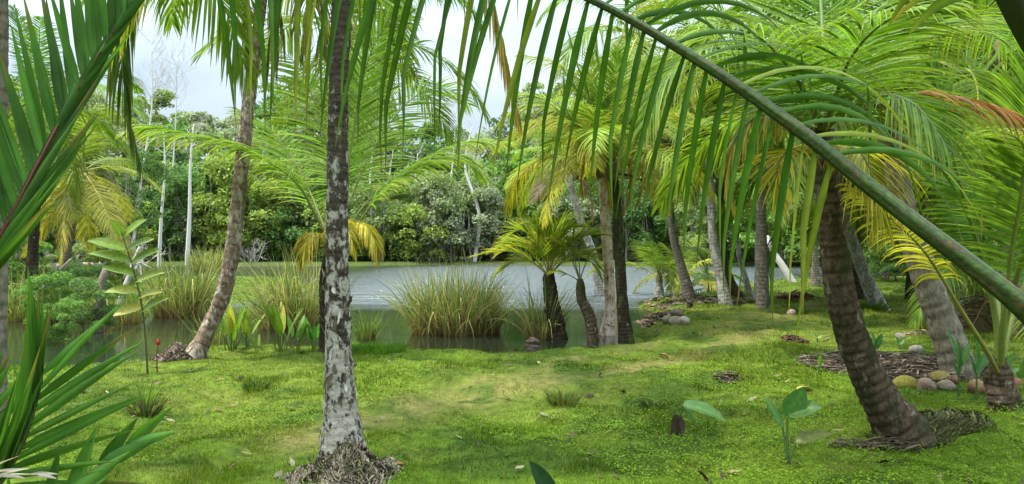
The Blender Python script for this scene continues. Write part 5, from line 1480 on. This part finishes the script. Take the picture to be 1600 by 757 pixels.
coconut(1406, 530, 0.2, 'pale grey husk on the lawn behind the mulch', 18, (0.2, 0.17, 0.13), group=CG)
coconut(1432, 552, 0.24, 'whitish husk at the back of the mulch bed', 19, (0.24, 0.21, 0.17), group=CG)

def litter(name, label, region, n, seed, cols, Lr=(0.1, 0.4), wr=(0.008, 0.02), lift=0.03, heap=0.0, kind=None, cat='litter', base=None):
    """strips of dead leaf and bark; region = centre px,py and radii in metres"""
    rng = rng_of(seed); (px, py), (rx, ry) = region
    g = G(px, py)
    u = norm(rng.normal(0, 1, (n, 2))) * np.sqrt(rng.random(n))[:, None]
    x = g[0] + u[:, 0] * rx; y = g[1] + u[:, 1] * ry
    hz = heap * np.clip(1 - (u ** 2).sum(1), 0, 1)
    c = np.stack([x, y, hgt(x, y) + hz * rng.random(n) + 0.012 + lift * rng.random(n)], 1)
    a = rng.uniform(0, 6.28, n); L = rng.uniform(*Lr, n); w = rng.uniform(*wr, n)[:, None]
    dr = np.stack([np.cos(a), np.sin(a) * 0.7, rng.normal(0, 0.12, n)], 1)
    sd = norm(np.cross(dr, rng.normal(0, 0.5, (n, 3)) + [0, 0, 1])) * w
    rows = []
    for q in range(4):
        t = q / 3 - 0.5
        p = c + dr * (L * t)[:, None] + np.array([0, 0, 1]) * (0.06 * L * (0.25 - t * t) * 4)[:, None]
        rows.append(np.stack([p - sd * (1 - 1.4 * abs(t)), p + sd * (1 - 1.4 * abs(t))], 1))
    V = np.stack(rows, 1).reshape(-1, 3)
    b = np.arange(n)[:, None] * 8 + np.arange(3)[None] * 2
    Fq = np.stack([b, b + 1, b + 3, b + 2], -1).reshape(-1, 4)
    C = np.array(cols)[rng.integers(0, len(cols), n)] * rng.uniform(0.5, 1.4, n)[:, None]
    acc = Acc(); acc.add(V, Fq, np.repeat(C, 8, 0))
    # the dark soil they lie on: a low lumpy patch
    na, nr = 30, 10
    A = np.linspace(0, 2 * math.pi, na, endpoint=False); q = np.linspace(0, 1, nr)
    QQ, AA = np.meshgrid(q, A, indexing='ij')
    wob = 1 + 0.18 * np.sin(3 * AA + seed) + 0.12 * np.sin(5 * AA + 2 * seed)
    xx = g[0] + QQ * rx * wob * np.cos(AA) * 0.9; yy = g[1] + QQ * ry * wob * np.sin(AA) * 0.9
    zz = hgt(xx, yy) + 0.02 * (1 - QQ ** 2) - 0.014 + heap * 0.5 * (1 - QQ ** 2) + 0.03 * (vnoise(xx * 9, yy * 9, seed) - 0.5) * (1 - QQ)
    i = np.arange(nr - 1)[:, None] * na; j = np.arange(na)[None]
    FF = np.stack([i + j, i + na + j, i + na + (j + 1) % na, i + (j + 1) % na], -1).reshape(-1, 4)
    acc.add(np.stack([xx, yy, zz], -1).reshape(-1, 3), FF, np.array(base if base is not None else (0.03, 0.022, 0.015)))
    o = link(name, make_mesh(name, np.concatenate(acc.V) - g, np.concatenate(acc.F), np.concatenate(acc.C), [M_WOOD], False), None, tuple(g))
    return tag(o, label, cat, kind=kind)
litter('mulch', 'dark bed of rotting palm strips behind the big brown palm', ((1395, 570), (1.15, 0.9)), 3200, 1, [(0.05, 0.036, 0.024), (0.10, 0.075, 0.05), (0.025, 0.018, 0.012), (0.2, 0.16, 0.12)], (0.08, 0.34), (0.003, 0.010), 0.05, 0.05, 'stuff')
litter('leaf_litter', 'brown leaf litter on bare earth right of the black palm trunk', ((1012, 500), (0.8, 1.0)), 700, 2, [(0.12, 0.08, 0.05), (0.2, 0.14, 0.09), (0.07, 0.05, 0.03)], (0.06, 0.2), (0.015, 0.04), 0.03, 0.02, 'stuff')
litter('leaf_litter', 'brown earth with litter at the foot of the slender grey palm', ((1092, 474), (1.5, 1.4)), 500, 3, [(0.12, 0.085, 0.05), (0.2, 0.15, 0.1)], (0.08, 0.3), (0.015, 0.04), 0.03, 0.03, 'stuff', base=(0.09, 0.065, 0.04))
litter('husk_pile', 'small reddish-brown pile of rotten husk left of the big brown palm', ((1243, 533), (0.2, 0.24)), 160, 4, [(0.11, 0.05, 0.03), (0.06, 0.03, 0.02)], (0.05, 0.14), (0.008, 0.02), 0.02, 0.06, None, 'debris')
litter('husk_pile', 'brown heap of dead frond ends on the far lawn left of the thin straight palm', ((1245, 468), (0.55, 0.55)), 260, 5, [(0.13, 0.06, 0.035), (0.2, 0.12, 0.08)], (0.1, 0.4), (0.012, 0.03), 0.04, 0.16, None, 'debris')
litter('debris', 'dark scraps with a stub of wood in the lawn right of the trodden track', ((1138, 593), (0.16, 0.12)), 90, 6, [(0.05, 0.035, 0.025), (0.1, 0.07, 0.05)], (0.03, 0.1), (0.006, 0.014), 0.015, 0.02, None, 'debris')
litter('debris', 'scatter of dark twigs at the foot of the big brown palm', ((1375, 698), (0.35, 0.12)), 160, 7, [(0.05, 0.035, 0.022), (0.1, 0.07, 0.045)], (0.05, 0.25), (0.004, 0.01), 0.02, 0.02, None, 'debris')
litter('debris', 'pale dead grass patch around the yellow-green sprout', ((1450, 528), (0.35, 0.3)), 120, 8, [(0.2, 0.13, 0.09), (0.13, 0.08, 0.05)], (0.06, 0.2), (0.01, 0.02), 0.03, 0.02, None, 'debris')

def stump(px, py, r, h, label, seed, col=(0.07, 0.05, 0.035), lean=(0, 0), d=None, z=None, name='stump'):
    rng = rng_of(seed)
    if d is None: g = G(px, py)
    else:
        x = XF(px, d); g = np.array([x, d, h1(x, d) if z is None else z])
    P = spline([[0, 0, -0.12], [lean[0] * 0.5, lean[1] * 0.5, h * 0.5], [lean[0], lean[1], h]], 16)
    a = np.linspace(0, 2 * math.pi, 12, endpoint=False)
    R = r * np.interp(np.linspace(0, 1, 16), [0, 0.3, 0.85, 1], [1.35, 1.0, 0.8, 0.35])[:, None] * (1 + 0.8 * (vnoise(P[:, 2:3] * 9 / max(h, .1) + 3, np.cos(a)[None] * 2 + 7, seed) - 0.5))
    V, Fq = tube(P, R, 12)
    return tag(link(name, make_mesh(name, V, Fq, np.full((len(V), 3), 1.0) * np.array(col), [M_WOOD]), None, tuple(g)), label, 'stump')
stump(1521, 493, 0.06, 0.35, 'short dark post standing in the lawn right of the ringed grey palm', 1)
stump(1471, 480, 0.05, 0.3, 'thin dark post behind the ringed grey palm', 2)
stump(832, 532, 0.13, 0.2, 'rotten brown stump in the water left of the young yellow palm', 3, (0.1, 0.07, 0.05), d=12.9, z=WATER)
stump(152, 470, 0.1, 1.25, 'broken pale stump standing among weeds at the left water edge', 4, (0.13, 0.105, 0.075), (0.15, 0), d=15.5, z=WATER)
stump(176, 480, 0.06, 1.7, 'leaning grey dead stem beside the broken pale stump', 5, (0.32, 0.3, 0.26), (0.55, 0.1), d=17, z=WATER)
stump(20, 470, 0.04, 1.4, 'thin grey pole leaning over the left bank', 6, (0.28, 0.26, 0.22), (1.3, 0.1), d=18, z=WATER)
stump(1033, 500, 0.07, 0.16, 'dark rotten stub by the small puddle', 7, (0.04, 0.03, 0.02))
stump(1078, 484, 0.09, 0.22, 'dark knobbly stub on the bare earth below the slender grey palm', 8, (0.04, 0.03, 0.022))
# fallen white trunk over the water
gW = G(1240, 442); dW = gW[1]
P = spline([gW + [0.08, 0, -0.25], W(1224, 418, dW + .3), W(1209, 395, dW + .6), W(1198, 370, dW + 1.0)], 30) - gW
V, Fq = tube(P, np.linspace(0.17, 0.09, 30), 12)
tag(link('fallen_trunk', make_mesh('fallen_trunk', V, Fq, np.full((len(V), 3), 1.0) * np.array([0.27, 0.26, 0.235]), [M_WOOD]), None, tuple(gW)), 'leaning bare white trunk at the water edge beyond the lawn', 'dead tree')
# log on the far left shore
gl = np.array([XF(150, 52), 52.0, -0.05])
P = spline([[-2.6, 0, 0], [0, 0.1, 0.12], [3.6, -0.2, 0.1]], 20)
V, Fq = tube(P, np.linspace(0.2, 0.13, 20), 10)
tag(link('log', make_mesh('log', V, Fq, np.full((len(V), 3), 1.0) * np.array([0.24, 0.2, 0.15]), [M_WOOD]), None, tuple(gl)), 'fallen grey log lying along the left shore of the lake', 'log')
# puddle
na = 40
A = np.linspace(0, 2 * math.pi, na, endpoint=False)
zc = h1(2.3, 12.9)
V = np.stack([2.3 + 0.62 * np.cos(A) * (1 + 0.15 * np.sin(3 * A)), 12.9 + 0.5 * np.sin(A) * (1 + 0.15 * np.sin(2 * A)), np.full(na, zc + 0.05)], 1)
V = np.vstack([V, [[2.3, 12.9, zc + 0.05]]])
k = np.arange(0, na, 2)
tag(link('puddle', make_mesh('puddle', V, np.stack([k, k + 1, (k + 2) % na, np.full(len(k), na)], 1), None, [mw])), 'small puddle in the lawn right of the black palm trunk', 'water', kind='structure')

rng = rng_of(404); n = 900
d = np.exp(rng.uniform(math.log(3.8), math.log(24), n)); x = (rng.uniform(-50, 1650, n) - CX) / F * d
ok = land(x, d) > 0.5; x, d = x[ok], d[ok]; n = len(x)
P = np.stack([x, d, hgt(x, d) + rng.uniform(0.012, 0.035, n)], 1)
a = rng.uniform(0, 6.28, n); L = rng.uniform(0.015, 0.07, n)[:, None] * (0.8 + 0.03 * d)[:, None]
s1 = np.stack([np.cos(a), np.sin(a), rng.normal(0, 0.25, n)], 1) * L
s2 = np.stack([-np.sin(a), np.cos(a), rng.normal(0, 0.3, n)], 1) * L * rng.uniform(0.1, 0.4, n)[:, None]
V = np.stack([P - s1, P - s2, P + s1, P + s2], 1).reshape(-1, 3)
C = np.array([(0.16, 0.1, 0.05), (0.28, 0.2, 0.1), (0.07, 0.045, 0.025), (0.3, 0.27, 0.15), (0.04, 0.03, 0.02)])[rng.integers(0, 5, n)] * rng.uniform(0.35, 0.8, n)[:, None]
tag(link('leaf_crumbs', make_mesh('leaf_crumbs', V, np.arange(4 * n).reshape(-1, 4), np.repeat(C, 4, 0), [M_WOOD], False)), 'scattered brown leaf crumbs and twigs lying in the lawn', 'litter', kind='stuff')
